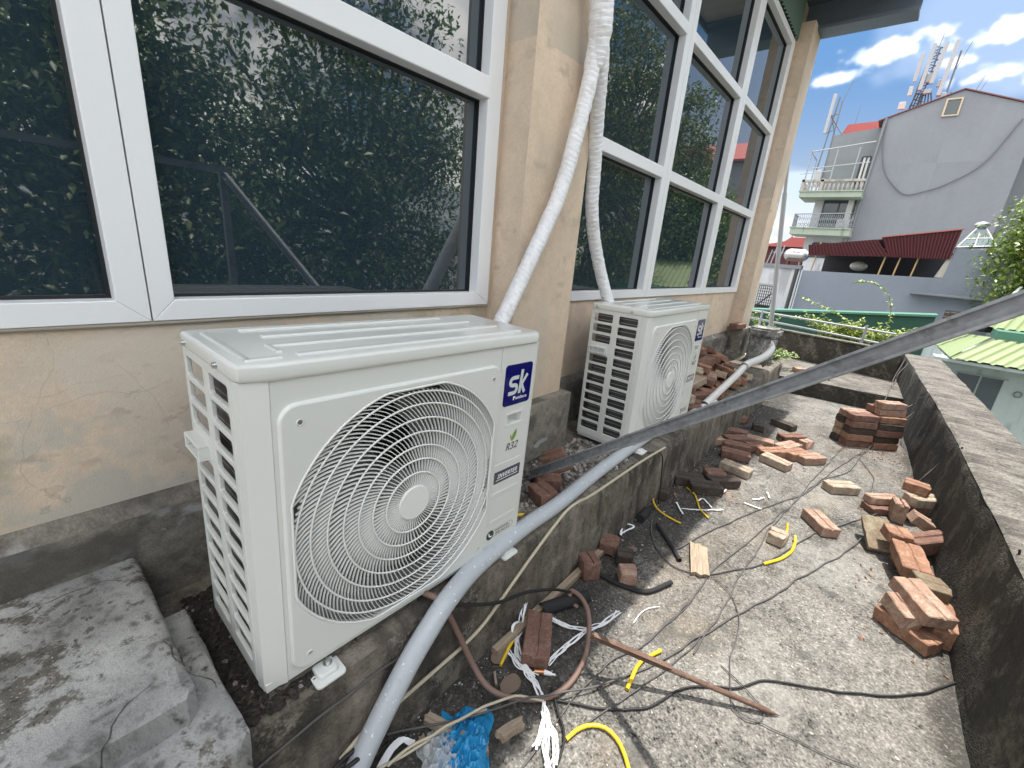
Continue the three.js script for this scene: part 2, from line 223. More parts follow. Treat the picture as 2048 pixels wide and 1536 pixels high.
const MAT = {
  plaster: MT(TX.plaster, 0.92, { bumpMap: grainFine, bumpScale: 0.0008 }),
  wallLow: MT(TX.wallLow, 0.92, { bumpMap: grainFine, bumpScale: 0.0012 }),
  cement: MT(TX.cement, 0.93, { bumpMap: grain, bumpScale: 0.005 }),
  plinth: MT(TX.plinth, 0.92, { bumpMap: grainFine, bumpScale: 0.0015 }),
  slab: MT(TX.slab, 0.93, { bumpMap: grainFine.clone(), bumpScale: 0.002 }),
  parTop: MT(TX.parTop, 0.95, { bumpMap: grain, bumpScale: 0.006 }),
  mouldShade: MT(TX.mouldShade, 0.95, { bumpMap: grain, bumpScale: 0.008 }),
  casing: P(0.7, 0.718, 0.69, 0.36, { bumpMap: grainFine, bumpScale: 0.00012, clearcoat: 0.15, clearcoatRoughness: 0.3 }),
  lid: P(0.7, 0.718, 0.69, 0.22, { clearcoat: 0.3, clearcoatRoughness: 0.2 }),
  grille: P(0.78, 0.79, 0.77, 0.42),
  dark: M(0.02, 0.02, 0.021, 0.7), fan: M(0.3, 0.305, 0.31, 0.5), blade: M(0.13, 0.132, 0.135, 0.5),
  coil: MT(TX.coil, 0.5, { metalness: 0.2 }),
  upvc: P(0.84, 0.86, 0.885, 0.34, { bumpMap: grainFine, bumpScale: 0.0002 }),
  gasket: M(0.012, 0.012, 0.013, 0.6),
  glass: new THREE.MeshPhysicalMaterial({ color: rgb(0.019, 0.035, 0.048), roughness: 0.012, ior: 2.05, side: THREE.DoubleSide }),
  tape: MT(TX.tape, 0.5, { bumpMap: TX.tapeB, bumpScale: 0.006 }),
  pvc: new THREE.MeshPhysicalMaterial({ map: TX.pvc, color: rgb(0.9, 0.95, 1), roughness: 0.4, side: THREE.DoubleSide }),
  pvcWhite: P(0.62, 0.62, 0.6, 0.45),
  zinc: MT(TX.zinc, 0.5, { color: rgb(0.42, 0.44, 0.46), metalness: 0.25 }),
  steel: M(0.5, 0.51, 0.52, 0.35, { metalness: 0.85 }),
  bolt: M(0.55, 0.56, 0.56, 0.3, { metalness: 0.9 }),
  wire: M(0.09, 0.085, 0.085, 0.55), black: M(0.012, 0.012, 0.013, 0.6), foam: M(0.018, 0.018, 0.02, 0.85),
  yellow: P(0.75, 0.5, 0.02, 0.4), white: P(0.82, 0.83, 0.85, 0.45), copperPipe: M(0.2, 0.13, 0.105, 0.6), copper: M(0.5, 0.24, 0.12, 0.35, { metalness: 0.8 }),
  rust: MT(TX.brick, 0.85, { color: rgb(0.2, 0.12, 0.09) }), beige: M(0.5, 0.45, 0.34, 0.8), wood: MT(TX.wood, 0.85),
  greyWall: MT(TX.renderPlain, 0.95, { color: rgb(0.255, 0.27, 0.295) }), greyWall2: MT(TX.renderPlain, 0.95, { color: rgb(0.24, 0.26, 0.275) }),
  blueWall: MT(TX.renderPlain, 0.95, { color: rgb(0.24, 0.275, 0.33) }), paleWall: MT(TX.render, 0.95, { color: rgb(0.6, 0.62, 0.64) }), mintWall: MT(TX.render, 0.95, { color: rgb(0.47, 0.56, 0.54) }), oldWhite: MT(TX.render, 0.95, { color: rgb(0.46, 0.44, 0.4) }), greenTrim: MT(TX.render, 0.95, { color: rgb(0.4, 0.47, 0.38) }),
  redRoof: M(0.42, 0.1, 0.09, 0.6), maroon: M(0.075, 0.012, 0.018, 0.6), greenSheet: M(0.2, 0.255, 0.125, 0.55), greenTarp: M(0.008, 0.06, 0.042, 0.6), greenEdge: M(0.07, 0.2, 0.145, 0.5), eaveSheet: M(0.08, 0.14, 0.11, 0.6), beam: M(0.12, 0.15, 0.19, 0.5), soffit: MT(TX.render, 0.95, { color: rgb(0.62, 0.56, 0.46) }),
  antenna: M(0.4, 0.41, 0.43, 0.55), mast: M(0.16, 0.17, 0.18, 0.6), railing: M(0.3, 0.32, 0.34, 0.45), stone: MT(TX.slab, 0.95), winGlass: P(0.05, 0.07, 0.08, 0.06), frameDark: M(0.03, 0.03, 0.032, 0.5),
  soil: M(0.035, 0.03, 0.025, 0.95), street: M(0.16, 0.155, 0.15, 0.95), bark: M(0.13, 0.1, 0.075, 0.9), tank: M(0.5, 0.5, 0.51, 0.3, { metalness: 0.7 }),
};
MAT.slab.bumpMap.repeat.set(3, 2.2);
const BRICK = [[0.5, 0.33, 0.255], [0.28, 0.155, 0.12], [0.09, 0.07, 0.058], [0.42, 0.23, 0.155], [0.54, 0.43, 0.34], [0.3, 0.235, 0.165]].map((c) => MT(TX.brick, 0.93, { color: rgb(...c), bumpMap: grainFine, bumpScale: 0.0015 }));
const segBox = (x0, x1, y0, y1, z0, z1, s) => new THREE.BoxGeometry(x1 - x0, y1 - y0, z1 - z0, Math.max(1, Math.round((x1 - x0) / s)), Math.max(1, Math.round((y1 - y0) / s)), Math.max(1, Math.round((z1 - z0) / s))).translate((x0 + x1) / 2, (y0 + y1) / 2, (z0 + z1) / 2);
// a weathered block: edges worn round, faces uneven
function worn(x0, x1, y0, y1, z0, z1, s, amp, wear, seed, freq = 9) {
  const g = mergeVertices(clean(segBox(x0, x1, y0, y1, z0, z1, s)).deleteAttribute('normal').deleteAttribute('uv'), 1e-4), p = g.attributes.position, c = V((x0 + x1) / 2, (y0 + y1) / 2, (z0 + z1) / 2), hx = (x1 - x0) / 2, hy = (y1 - y0) / 2, hz = (z1 - z0) / 2;
  for (let i = 0; i < p.count; i++) {
    let x = p.getX(i), y = p.getY(i), z = p.getZ(i);
    const ex = hx - Math.abs(x - c.x), ey = hy - Math.abs(y - c.y), ez = hz - Math.abs(z - c.z), near = [ex, ey, ez].sort((a, b) => a - b);
    const n1 = fbm(x * freq + z * 5.3, y * freq + z * freq, 4, seed) - 0.5, n2 = fbm(x * freq * 2.2 + 3, z * freq * 2.2 - y * 7, 3, seed + 3) - 0.5;
    const e = near[1] < s * 0.6 ? wear * (0.45 + 1.6 * Math.max(0, n1 + 0.12)) : 0, d = amp * (n1 * 1.4 + n2);
    if (ex < 1e-5) x += Math.sign(x - c.x) * (d - e); if (ey < 1e-5) y += Math.sign(y - c.y) * (d * 0.7 - e); if (ez < 1e-5) z += Math.sign(z - c.z) * (d - e);
    p.setXYZ(i, x, y, z);
  }
  return toCreasedNormals(g, 0.7);
}
// ---------- setting: street far below, deck, step ----------
{
  const g = new THREE.PlaneGeometry(600, 600).rotateX(-Math.PI / 2).translate(0, -8, 0); struct('ground', g, MAT.street);
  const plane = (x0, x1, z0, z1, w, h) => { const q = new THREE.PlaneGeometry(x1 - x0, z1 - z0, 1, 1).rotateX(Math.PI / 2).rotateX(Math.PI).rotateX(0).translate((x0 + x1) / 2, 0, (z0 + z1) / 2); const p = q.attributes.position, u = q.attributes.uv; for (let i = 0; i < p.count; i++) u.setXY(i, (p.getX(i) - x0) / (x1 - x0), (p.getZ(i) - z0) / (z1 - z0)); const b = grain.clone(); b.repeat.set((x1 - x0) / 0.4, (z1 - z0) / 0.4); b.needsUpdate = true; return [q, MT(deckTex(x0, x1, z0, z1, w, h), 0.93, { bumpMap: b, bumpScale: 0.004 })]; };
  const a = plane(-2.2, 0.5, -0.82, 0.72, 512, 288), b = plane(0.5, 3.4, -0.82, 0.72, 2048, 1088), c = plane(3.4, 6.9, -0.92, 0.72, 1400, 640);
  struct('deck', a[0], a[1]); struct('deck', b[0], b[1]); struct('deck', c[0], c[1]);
  struct('deck_slab', uvm(bx(-2.2, 8.6, -8, -0.006, -5.6, 0.9)), MAT.paleWall);
  // far step with its bowed riser
  const s = new THREE.Shape(); const pts = [[6.16, -1.3], [6.2, -0.95], [6.27, -0.7], [6.33, -0.4], [6.36, 0], [6.42, 0.3], [6.5, 0.52], [8.3, 0.52], [8.3, -1.3]];
  pts.forEach(([x, z], i) => i ? s.lineTo(x, -z) : s.moveTo(x, -z));
  const st = uvm(ext(s, 0.19).rotateX(-Math.PI / 2).translate(0, 0.004, 0));
  { const pos = [], ix = []; pts.slice(0, 7).forEach(([x, z]) => pos.push(x - 0.006, 0, z, x - 0.006, 0.185, z)); for (let i = 0; i < 6; i++) ix.push(2 * i, 2 * i + 1, 2 * i + 2, 2 * i + 1, 2 * i + 3, 2 * i + 2); const q = new THREE.BufferGeometry(); q.setAttribute('position', new THREE.Float32BufferAttribute(pos, 3)); q.setIndex(ix); q.computeVertexNormals(); struct('riser_shade', uvm(q), MAT.mouldShade); }  // dark shell paints shade onto the riser, which faces away from the sun
  struct('step', toCreasedNormals(st, 0.6), MT(TX.parTop, 0.95, { bumpMap: grain, bumpScale: 0.006 }));
}
// ---------- ledge along the wall ----------
const LY = 0.385;
function stations(x0, x1, dx, prof, seed, amp) {   // lofts a [z, y] outline along x with uneven faces
  const n = Math.round((x1 - x0) / dx), k = prof(x0).length, pos = [], idx = [];
  for (let i = 0; i <= n; i++) { const x = mix(x0, x1, i / n), pr = prof(x); pr.forEach(([z, y], j) => { const d = (fbm(x * 4.3 + j * 1.7, y * 6 + j, 4, seed) - 0.5) * 2 * amp; pos.push(x, y + (j ? d * 0.5 : 0), z + d); }); }
  for (let i = 0; i < n; i++) for (let j = 0; j < k - 1; j++) { const a = i * k + j, b = a + k; idx.push(a, b, a + 1, b, b + 1, a + 1); }
  const g = new THREE.BufferGeometry(); g.setAttribute('position', new THREE.Float32BufferAttribute(pos, 3)); g.setIndex(idx); return uvm(toCreasedNormals(g, 0.8));
}
{
  const L = thing('concrete_ledge', 'dark stained concrete ledge that both condenser units stand on', 'ledge');
  part('ledge_body', stations(-2.2, 6.15, 0.06, (x) => [[-0.782, -0.02], [-0.785, 0.1], [-0.788, 0.2], [-0.79, 0.29], [-0.792, LY - 0.035], [-0.8, LY - 0.014], [-0.815, LY - 0.004], [-0.86, LY], [-1.0, LY], [-1.2, LY], [-1.42, LY]], 201, 0.009), MAT.cement, L);
  part('ledge_end', bx(6.14, 6.16, -0.01, LY - 0.02, -1.42, -0.8), MAT.cement, L);
  const r = rngOf(5); let x = 0.24;
  while (x < 1.12) { const w = 0.19 + 0.03 * r(); part('brick', uvm(worn(x, x + w, LY - 0.01, LY + 0.021, -0.9 - 0.012 * r(), -0.834 - 0.012 * r(), 0.03, 0.004, 0.006, 30 + Math.floor(x * 50))), MAT.cement, L); x += w + 0.012; }
}
// low two-tier block at the left
{
  const B = thing('concrete_block', 'low two-tier concrete block with flaking pale skin left of the nearer unit', 'concrete block');
  const fit = (g) => { g = clean(g); const p = g.attributes.position, u = g.attributes.uv; for (let i = 0; i < p.count; i++) { const x = p.getX(i), y = p.getY(i), z = p.getZ(i); u.setXY(i, (x + 0.9) / 1.12 + (y - 0.55) * 0.2, (z + 1.45) / 0.8 - (y - 0.55) * 0.6); } return g; };
  part('upper_slab', fit(worn(-1.3, 0.118, 0.36, 0.552, -1.37, -0.835, 0.018, 0.004, 0.012, 301)), MAT.slab, B);
  part('lower_tier', fit(worn(-1.3, 0.176, -0.01, 0.468, -1.18, -0.738, 0.02, 0.005, 0.01, 307)), MAT.slab, B, 'lower tier with a raw reddish front edge');
}
// ---------- parapet ----------
const parZ = (x) => x < 1.7 ? 0.585 : x < 3.5 ? mix(0.585, 0.545, (x - 1.7) / 1.8) : x < 5.1 ? mix(0.545, 0.485, (x - 3.5) / 1.6) : mix(0.485, 0.345, (x - 5.1) / 2.65);
const parO = (x) => x < 4.1 ? mix(0.93, 0.875, clamp((x + 1) / 5.1)) : mix(0.875, 0.7, clamp((x - 4.1) / 4.2));
{
  const W = thing('parapet_wall', 'low mouldy concrete parapet along the outer edge of the deck', 'parapet');
  part('inner_face', stations(-2.2, 7.9, 0.06, (x) => { const z = parZ(x); return [[z - 0.012, -0.02], [z - 0.01, 0.05], [z - 0.004, 0.16], [z, 0.28], [z, 0.4], [z, 0.5], [z + 0.006, 0.522]]; }, 211, 0.008), MAT.mouldShade, W);
  part('coping', stations(-2.2, 7.9, 0.06, (x) => { const z = parZ(x), o = parO(x); return [[z + 0.006, 0.522], [z + 0.018, 0.532], [mix(z, o, 0.35), 0.534], [mix(z, o, 0.7), 0.532], [o - 0.012, 0.528], [o, 0.515]]; }, 211, 0.008), MAT.parTop, W);
  part('outer_face', uvm(stations(-2.2, 7.9, 0.4, (x) => [[parO(x), 0.515], [parO(x), -8]], 213, 0)), MAT.paleWall, W);
}
{ // cross wall at the far end of the deck, face shade painted dark
  const W = thing('cross_wall', 'low wall closing the far end of the deck, its shade painted dark', 'low wall');
  const g = worn(-0.06, 0.06, 0, 0.42, 0, 1.62, 0.05, 0.008, 0.008, 221); g.rotateY(-0.26).translate(7.94, 0.15, -1.24);
  part('wall_body', uvm(g), MAT.mouldShade, W);
  const c = worn(-0.075, 0.075, 0.42, 0.445, -0.01, 1.63, 0.05, 0.003, 0.005, 223); c.rotateY(-0.26).translate(7.94, 0.15, -1.24); part('coping', uvm(c), MAT.parTop, W);
}
// ---------- the building ----------
const HOUSE = thing('rendered_building', 'peach rendered building with large white framed windows and green eaves', 'building');
{
  const H = HOUSE, zw = -1.4, add = (n, g, m, l) => part(n, uvm(g), m, H, l);
  part('wall', uvm(bx(-2.2, 1.47, 0.3, 1.178, -1.62, zw), 0.5, -0.6), MAT.wallLow, H);
  add('wall', bx(1.47, 1.96, 0.3, 4.05, -1.62, zw), MAT.plaster);
  add('wall', bx(1.96, 5.69, 0.3, 1.17, -1.62, zw), MAT.plaster);
  add('wall', bx(5.69, 6.08, 0.3, 4.05, -1.62, zw), MAT.plaster);
  add('wall', bx(6.02, 6.085, -8, 4.05, -5.5, -1.625), MAT.plaster);
  add('wall', bx(-2.3, -2.2, 0, 4.05, -5.5, -1.4), MAT.plaster);
  add('wall', bx(-2.2, 6.02, 0, 4.05, -5.6, -5.5), MAT.plaster);
  const pl = [[-1.41, 0.3], [-1.362, 0.3], [-1.362, 0.664], [-1.4, 0.701], [-1.41, 0.701]];
  part('plinth', uvm(prismX(pl, -2.2, 1.46), 0.5, 0), MAT.plinth, H); add('plinth', prismX(pl, 1.97, 5.7), MAT.plinth);
  add('pilaster', worn(1.482, 1.935, 0.69, 4.06, -1.45, -1.25, 0.09, 0.002, 0.002, 231), MAT.plaster);
  add('pilaster_base', worn(1.43, 1.985, 0.3, 0.703, -1.45, -1.196, 0.05, 0.003, 0.006, 233), MAT.plinth);
  add('pilaster', worn(5.722, 6.1, 0.74, 3.84, -1.45, -1.25, 0.07, 0.004, 0.007, 235), MAT.plaster, 'far pilaster with chipped stained corner');
  add('pilaster_base', worn(5.69, 6.13, 0.3, 0.755, -1.45, -1.215, 0.05, 0.004, 0.006, 237), MAT.plinth);
  // mastic bead under the first window
  const bead = []; for (let i = 0; i <= 60; i++) { const x = -2 + 3.46 * i / 60; bead.push([x, 1.174 + 0.004 * (fbm(x * 9, 1, 3, 240) - 0.5), -1.394]); } part('sealant_bead', tube(bead, 0.007, 160, 6), M(0.5, 0.47, 0.42, 0.8), H);
  // eaves
  add('roof', bx(-2.6, 6.2, 4.1, 4.24, -6, -0.47), MAT.soffit, 'flat soffit of the eaves');
  add('fascia', bx(-2.6, 6.2, 4.05, 4.3, -0.468, -0.44), MAT.beam);
  add('end_beam', join([bx(5.86, 6.1, 3.8, 3.83, -1.9, -0.475), bx(5.965, 5.99, 3.83, 4.07, -1.9, -0.475), bx(5.86, 6.1, 4.07, 4.098, -1.9, -0.475)]), MAT.beam, 'dark steel beam under the end of the eaves');
  { const pos = [], n = 520; for (let i = 0; i <= n; i++) { const x = mix(-2.2, 5.7, i / n), z = -1.372 + 0.012 * Math.sin(x * 2 * Math.PI / 0.076); pos.push([x, z]); }
    const gp = new THREE.BufferGeometry(), p = [], ix = []; pos.forEach(([x, z]) => p.push(x, 3.67, z, x, 4.1, z)); for (let i = 0; i < n; i++) ix.push(2 * i, 2 * i + 2, 2 * i + 1, 2 * i + 2, 2 * i + 3, 2 * i + 1); gp.setAttribute('position', new THREE.Float32BufferAttribute(p, 3)); gp.setIndex(ix); gp.computeVertexNormals(); part('corrugated_sheet', clean(gp), MAT.eaveSheet, H); }
  // windows: mitred uPVC frames, transoms, dark panes set back behind a gasket
  function win(x0, x1, y0, y1, bars, wl, wr, wb, wt) {
    const w = new THREE.Group(); w.name = 'window'; H.add(w);
    const zf = -1.386, o = { bevelEnabled: true, bevelThickness: 0.003, bevelSize: 0.0025, bevelOffset: -0.0025, bevelSegments: 2 };
    const rail = (pts, d = 0.07) => part('frame_rail', clean(ext(poly(pts), d, o)).translate(0, 0, zf - d), MAT.upvc, w);
    rail([[x0, y0], [x1, y0], [x1 - wr, y0 + wb], [x0 + wl, y0 + wb]]); rail([[x0, y1], [x0 + wl, y1 - wt], [x1 - wr, y1 - wt], [x1, y1]]);
    rail([[x0, y0], [x0 + wl, y0 + wb], [x0 + wl, y1 - wt], [x0, y1]]); rail([[x1, y0], [x1, y1], [x1 - wr, y1 - wt], [x1 - wr, y0 + wb]]);
    const ys = [y0 + wb]; for (const [a, b] of bars) { part('transom', rbx(x0 + wl - 0.006, x1 - wr + 0.012, a, b, -1.45, zf + 0.006, 0.005), MAT.upvc, w); ys.push(a, b); } ys.push(y1 - wt);
    for (let i = 0; i < ys.length; i += 2) {
      const a = x0 + wl, b = x1 - wr, s = poly([[a - 0.004, ys[i] - 0.004], [b + 0.004, ys[i] - 0.004], [b + 0.004, ys[i + 1] + 0.004], [a - 0.004, ys[i + 1] + 0.004]]); s.holes.push(poly([[a + 0.005, ys[i] + 0.005], [b - 0.005, ys[i] + 0.005], [b - 0.005, ys[i + 1] - 0.005], [a + 0.005, ys[i + 1] - 0.005]]));
      part('gasket', clean(ext(s, 0.012)).translate(0, 0, -1.4435), MAT.gasket, w);
      part('pane', bx(a - 0.002, b + 0.002, ys[i] - 0.002, ys[i + 1] + 0.002, -1.455, -1.444), MAT.glass, w);
    }
  }
  win(-1.3, 0.2365, 1.178, 3.66, [[1.98, 2.055], [2.8, 2.866]], 0.06, 0.062, 0.053, 0.055);
  win(0.2395, 1.452, 1.178, 3.66, [[1.98, 2.055], [2.8, 2.866]], 0.0495, 0.075, 0.053, 0.055);
  win(1.97, 3.155, 1.17, 3.66, [[1.976, 2.045], [2.8, 2.862]], 0.06, 0.068, 0.053, 0.055);
  win(3.159, 4.437, 1.17, 3.66, [[1.976, 2.045], [2.8, 2.862]], 0.066, 0.076, 0.053, 0.055);
  win(4.441, 5.684, 1.17, 3.66, [[1.976, 2.045], [2.8, 2.862]], 0.076, 0.12, 0.053, 0.055);
}
// ---------- condenser units ----------
function canvasTex(w, h, draw) { const c = document.createElement('canvas'); c.width = w; c.height = h; const g = c.getContext('2d'); draw(g, w, h); const t = new THREE.CanvasTexture(c); t.colorSpace = THREE.SRGBColorSpace; return t; }
const LBL = {
  sk: canvasTex(512, 524, (g, w, h) => {
    g.fillStyle = '#0a0f66'; g.fillRect(0, 0, w, h); g.fillStyle = '#d3dad8'; g.strokeStyle = '#d3dad8'; g.lineJoin = 'round'; g.lineCap = 'butt'; g.lineWidth = 50;
    g.beginPath(); g.moveTo(262, 172); g.lineTo(170, 172); g.quadraticCurveTo(112, 172, 108, 222); g.quadraticCurveTo(106, 262, 160, 266); g.lineTo(196, 268); g.quadraticCurveTo(240, 272, 234, 318); g.quadraticCurveTo(226, 366, 170, 366); g.lineTo(82, 366); g.stroke();
    g.beginPath(); g.moveTo(322, 82); g.lineTo(292, 386); g.stroke();
    g.lineWidth = 46; g.beginPath(); g.moveTo(424, 150); g.lineTo(326, 274); g.lineTo(392, 388); g.stroke();
    g.font = 'bold 54px sans-serif'; g.fillStyle = '#ffffff'; g.fillText('umikura', 230, 460); g.fillRect(186, 414, 40, 48); g.fillStyle = '#0a0f66'; g.fillRect(204, 438, 22, 24);
  }),
  inv: canvasTex(512, 168, (g, w, h) => { g.fillStyle = '#2a2f4e'; g.fillRect(0, 0, w, h); g.fillStyle = '#f2f4f4'; g.font = 'italic bold 84px sans-serif'; g.textAlign = 'center'; g.fillText('INVERTER', w / 2, 104, 450); g.fillRect(40, 124, 430, 9); }),
  r32: canvasTex(256, 300, (g, w, h) => { g.clearRect(0, 0, w, h); g.fillStyle = '#4f5d4a'; g.font = 'italic bold 132px sans-serif'; g.textAlign = 'center'; g.fillText('R32', w / 2, 282, 240); const leaf = (x0, y0, x1, y1, k, c) => { g.fillStyle = c; g.beginPath(); g.moveTo(x0, y0); g.quadraticCurveTo((x0 + x1) / 2 - k, (y0 + y1) / 2 - k * 0.3, x1, y1); g.quadraticCurveTo((x0 + x1) / 2 + k, (y0 + y1) / 2 + k * 0.5, x0, y0); g.fill(); }; leaf(128, 172, 196, 24, 62, '#7d9a4a'); leaf(124, 172, 92, 74, 40, '#8fab55'); g.strokeStyle = '#55703a'; g.lineWidth = 6; g.beginPath(); g.moveTo(128, 172); g.lineTo(176, 64); g.stroke(); }),
  tel: canvasTex(640, 176, (g, w, h) => {
    g.clearRect(0, 0, w, h); g.strokeStyle = '#4a4b49'; g.lineWidth = 6; g.beginPath(); g.moveTo(120, 26); g.lineTo(560, 26); g.arc(566, 88, 62, -Math.PI / 2, Math.PI / 2); g.lineTo(120, 150); g.stroke();
    g.fillStyle = '#2c2d2c'; g.beginPath(); g.arc(88, 88, 84, 0, 7); g.fill(); g.strokeStyle = '#f4f4f2'; g.lineWidth = 26; g.lineCap = 'round'; g.beginPath(); g.moveTo(60, 56); g.quadraticCurveTo(62, 118, 122, 120); g.stroke();
    g.fillStyle = '#3c3d3b'; g.font = 'italic bold 66px sans-serif'; g.fillText('1900 545 537', 190, 134, 370); g.fillRect(196, 48, 330, 16);
  }),
};
function labelMesh(name, t, x0, x1, y0, y1, r, z, parent, label, cut) {
  const s = rrect(x0, x1, y0, y1, r), g = clean(cut ? new THREE.PlaneGeometry(x1 - x0, y1 - y0).translate((x0 + x1) / 2, (y0 + y1) / 2, z) : ext(s, 0.0012).translate(0, 0, z)), p = g.attributes.position, u = g.attributes.uv;
  for (let i = 0; i < p.count; i++) u.setXY(i, (p.getX(i) - x0) / (x1 - x0), (p.getY(i) - y0) / (y1 - y0));
  const m = new THREE.MeshPhysicalMaterial({ map: t, roughness: 0.12, side: THREE.DoubleSide }); if (cut) { m.alphaTest = 0.5; m.transparent = true; m.roughness = 0.4; } else { m.clearcoat = 0.6; m.clearcoatRoughness = 0.05; }
  return part(name, g, m, parent, label);
}
function makeUnit() {
  const U = new THREE.Group(); U.rotation.order = 'YXZ';
  const H = 0.742, F = 0.039, bev = (b) => ({ bevelEnabled: true, bevelThickness: b, bevelSize: b, bevelOffset: -b, bevelSegments: 2 });
  const CX = 0.387, CY = 0.351, R = 0.333, X0 = 0.0755, X1 = 0.683, Y0 = 0.036, Y1 = 0.673;
  const lim = (a, r, m = 0) => { const c = Math.cos(a), s = Math.sin(a); let q = r; if (c > 1e-6) q = Math.min(q, (X1 - m - CX) / c); if (c < -1e-6) q = Math.min(q, (X0 + m - CX) / c); if (s > 1e-6) q = Math.min(q, (Y1 - m - CY) / s); if (s < -1e-6) q = Math.min(q, (Y0 + m - CY) / s); return q; };
  const ring = (r, m = 0) => { const l = []; for (let i = 0; i < 160; i++) { const a = i / 160 * 2 * Math.PI, q = lim(a, r, m); l.push([CX + q * Math.cos(a), CY + q * Math.sin(a)]); } return l; };
  // left end panel with two columns of slots
  { const s = poly([[0, 0.012], [0.295, 0.012], [0.295, H - 0.001], [0, H - 0.001]]); const rows = 12, top = 0.722, pit = 0.0568;
    for (let k = 0; k < rows; k++) { const y1 = top - k * pit, y0 = y1 - 0.0435; if (k !== 3) s.holes.push(rrect(0.163, 0.277, y0, y1, 0.008, THREE.Path)); s.holes.push(rrect(0.02, 0.128, y0, y1, 0.008, THREE.Path)); }
    const g = ext(s, 0.006, { ...bev(0.0022), curveSegments: 4 }); g.rotateY(-Math.PI / 2).rotateY(0); // shape x -> -z? see below
    // rotateY(-90): (x, y, z) -> (-z, y, x); mirror so that shape x runs towards the back
    g.rotateY(Math.PI).translate(0, 0, 0); const p = clean(g); const sp = part('end_panel', p, MAT.casing, U);
    sp.position.set(0.0015, 0, 0); 
    part('centre_rib', rbx(-0.003, 0.004, 0.03, 0.72, -0.1495, -0.1415, 0.003), MAT.casing, sp);
    const hd = part('grab_handle', join([rbx(-0.024, 0.002, 0.508, 0.514, -0.274, -0.172, 0.002), rbx(-0.024, 0.002, 0.538, 0.545, -0.274, -0.172, 0.002), rbx(-0.024, 0.002, 0.514, 0.538, -0.274, -0.268, 0.002), rbx(-0.024, 0.002, 0.514, 0.538, -0.178, -0.172, 0.002), rbx(-0.016, 0.002, 0.514, 0.538, -0.244, -0.241, 0.001), rbx(-0.016, 0.002, 0.514, 0.538, -0.21, -0.207, 0.001), bx(-0.004, 0.0, 0.512, 0.54, -0.27, -0.176)]), MAT.casing, sp);
  }
  // condenser coil bending round the back corner
  { const pts = []; for (let i = 0; i <= 8; i++) { const a = i / 8 * Math.PI / 2; pts.push([0.065 - 0.035 * Math.cos(a), -0.25 - 0.035 * Math.sin(a)]); }
    const line = [[0.03, -0.015], ...pts.map(([x, z]) => [x, z]), [0.66, -0.285]]; const pos = [], uv = [], ix = []; let L = 0;
    line.forEach(([x, z], i) => { if (i) L += Math.hypot(x - line[i - 1][0], z - line[i - 1][1]); pos.push(x, 0.02, z, x, 0.735, z); uv.push(L, 0.02, L, 0.735); }); for (let i = 0; i < line.length - 1; i++) ix.push(2 * i, 2 * i + 2, 2 * i + 1, 2 * i + 2, 2 * i + 3, 2 * i + 1);
    const g = new THREE.BufferGeometry(); g.setAttribute('position', new THREE.Float32BufferAttribute(pos, 3)); g.setAttribute('uv', new THREE.Float32BufferAttribute(uv, 2)); g.setIndex(ix); g.computeVertexNormals(); part('condenser_coil', g, MAT.coil, U); }
  part('inner_partition', bx(0.675, 0.68, 0.015, 0.735, -0.285, 0.026), MAT.zinc, U);
  // rounded corner posts
  part('corner_post', clean(ext(poly([[0.0005, 0.001], [0.004, 0.026], [0.05, F], [0.05, F - 0.006], [0.01, 0.018], [0.007, 0.001]].map(([x, z]) => [x, -z])), H - 0.002).rotateX(-Math.PI / 2)), MAT.casing, U);
  part('corner_post', clean(ext(poly([[0.872, F], [0.88, F - 0.004], [0.885, 0.026], [0.885, 0.0], [0.879, 0.0], [0.879, 0.022], [0.872, F - 0.006]].map(([x, z]) => [x, -z])), H - 0.002).rotateX(-Math.PI / 2)), MAT.casing, U);
  // front sheet
  { const s = poly([[0.051, 0.001], [0.7005, 0.001], [0.7005, H - 0.002], [0.051, H - 0.002]]); s.holes.push(poly(ring(R + 0.004, -0.004))); part('front_panel', clean(ext(s, 0.004, bev(0.0012))).translate(0, 0, F - 0.0065), MAT.casing, U); }
  const CP = part('control_panel', (() => { const s = poly([[0.7025, 0.004], [0.8715, 0.004], [0.8715, H - 0.002], [0.7025, H - 0.002]]); s.holes.push(rrect(0.752, 0.823, 0.478, 0.511, 0.002, THREE.Path)); return clean(ext(s, 0.004, bev(0.0015))).translate(0, 0, F - 0.0055); })(), MAT.casing, U);
  part('finger_recess', join([bx(0.75, 0.825, 0.476, 0.513, F - 0.026, F - 0.024), bx(0.75, 0.752, 0.476, 0.513, F - 0.024, F - 0.0056), bx(0.823, 0.825, 0.476, 0.513, F - 0.024, F - 0.0056), bx(0.752, 0.823, 0.511, 0.513, F - 0.024, F - 0.0056), bx(0.752, 0.823, 0.476, 0.478, F - 0.024, F - 0.0056)]), MAT.casing, CP);
  { const s = rrect(0.744, 0.831, 0.47, 0.519, 0.004); s.holes.push(rrect(0.752, 0.823, 0.478, 0.511, 0.002, THREE.Path)); part('recess_rim', clean(ext(s, 0.0015, bev(0.0012))).translate(0, 0, F - 0.0012), MAT.casing, CP); }
  for (const y of [0.346, 0.238, 0.13]) { const g = new RoundedBoxGeometry(0.14, 0.022, 0.009, 3, 0.0044).translate(0.78, y - 0.011, F - 0.0035); part('embossed_rib', g, MAT.casing, CP); }
  labelMesh('logo_badge', LBL.sk, 0.722, 0.854, 0.545, 0.681, 0.012, F, CP, 'dark blue badge with white sk lettering');
  labelMesh('inverter_label', LBL.inv, 0.718, 0.848, 0.2725, 0.3155, 0.002, F, CP, 'navy label reading INVERTER');
  labelMesh('refrigerant_mark', LBL.r32, 0.754, 0.824, 0.378, 0.46, 0, F + 0.0004, CP, 'green leaf mark over R32', true);
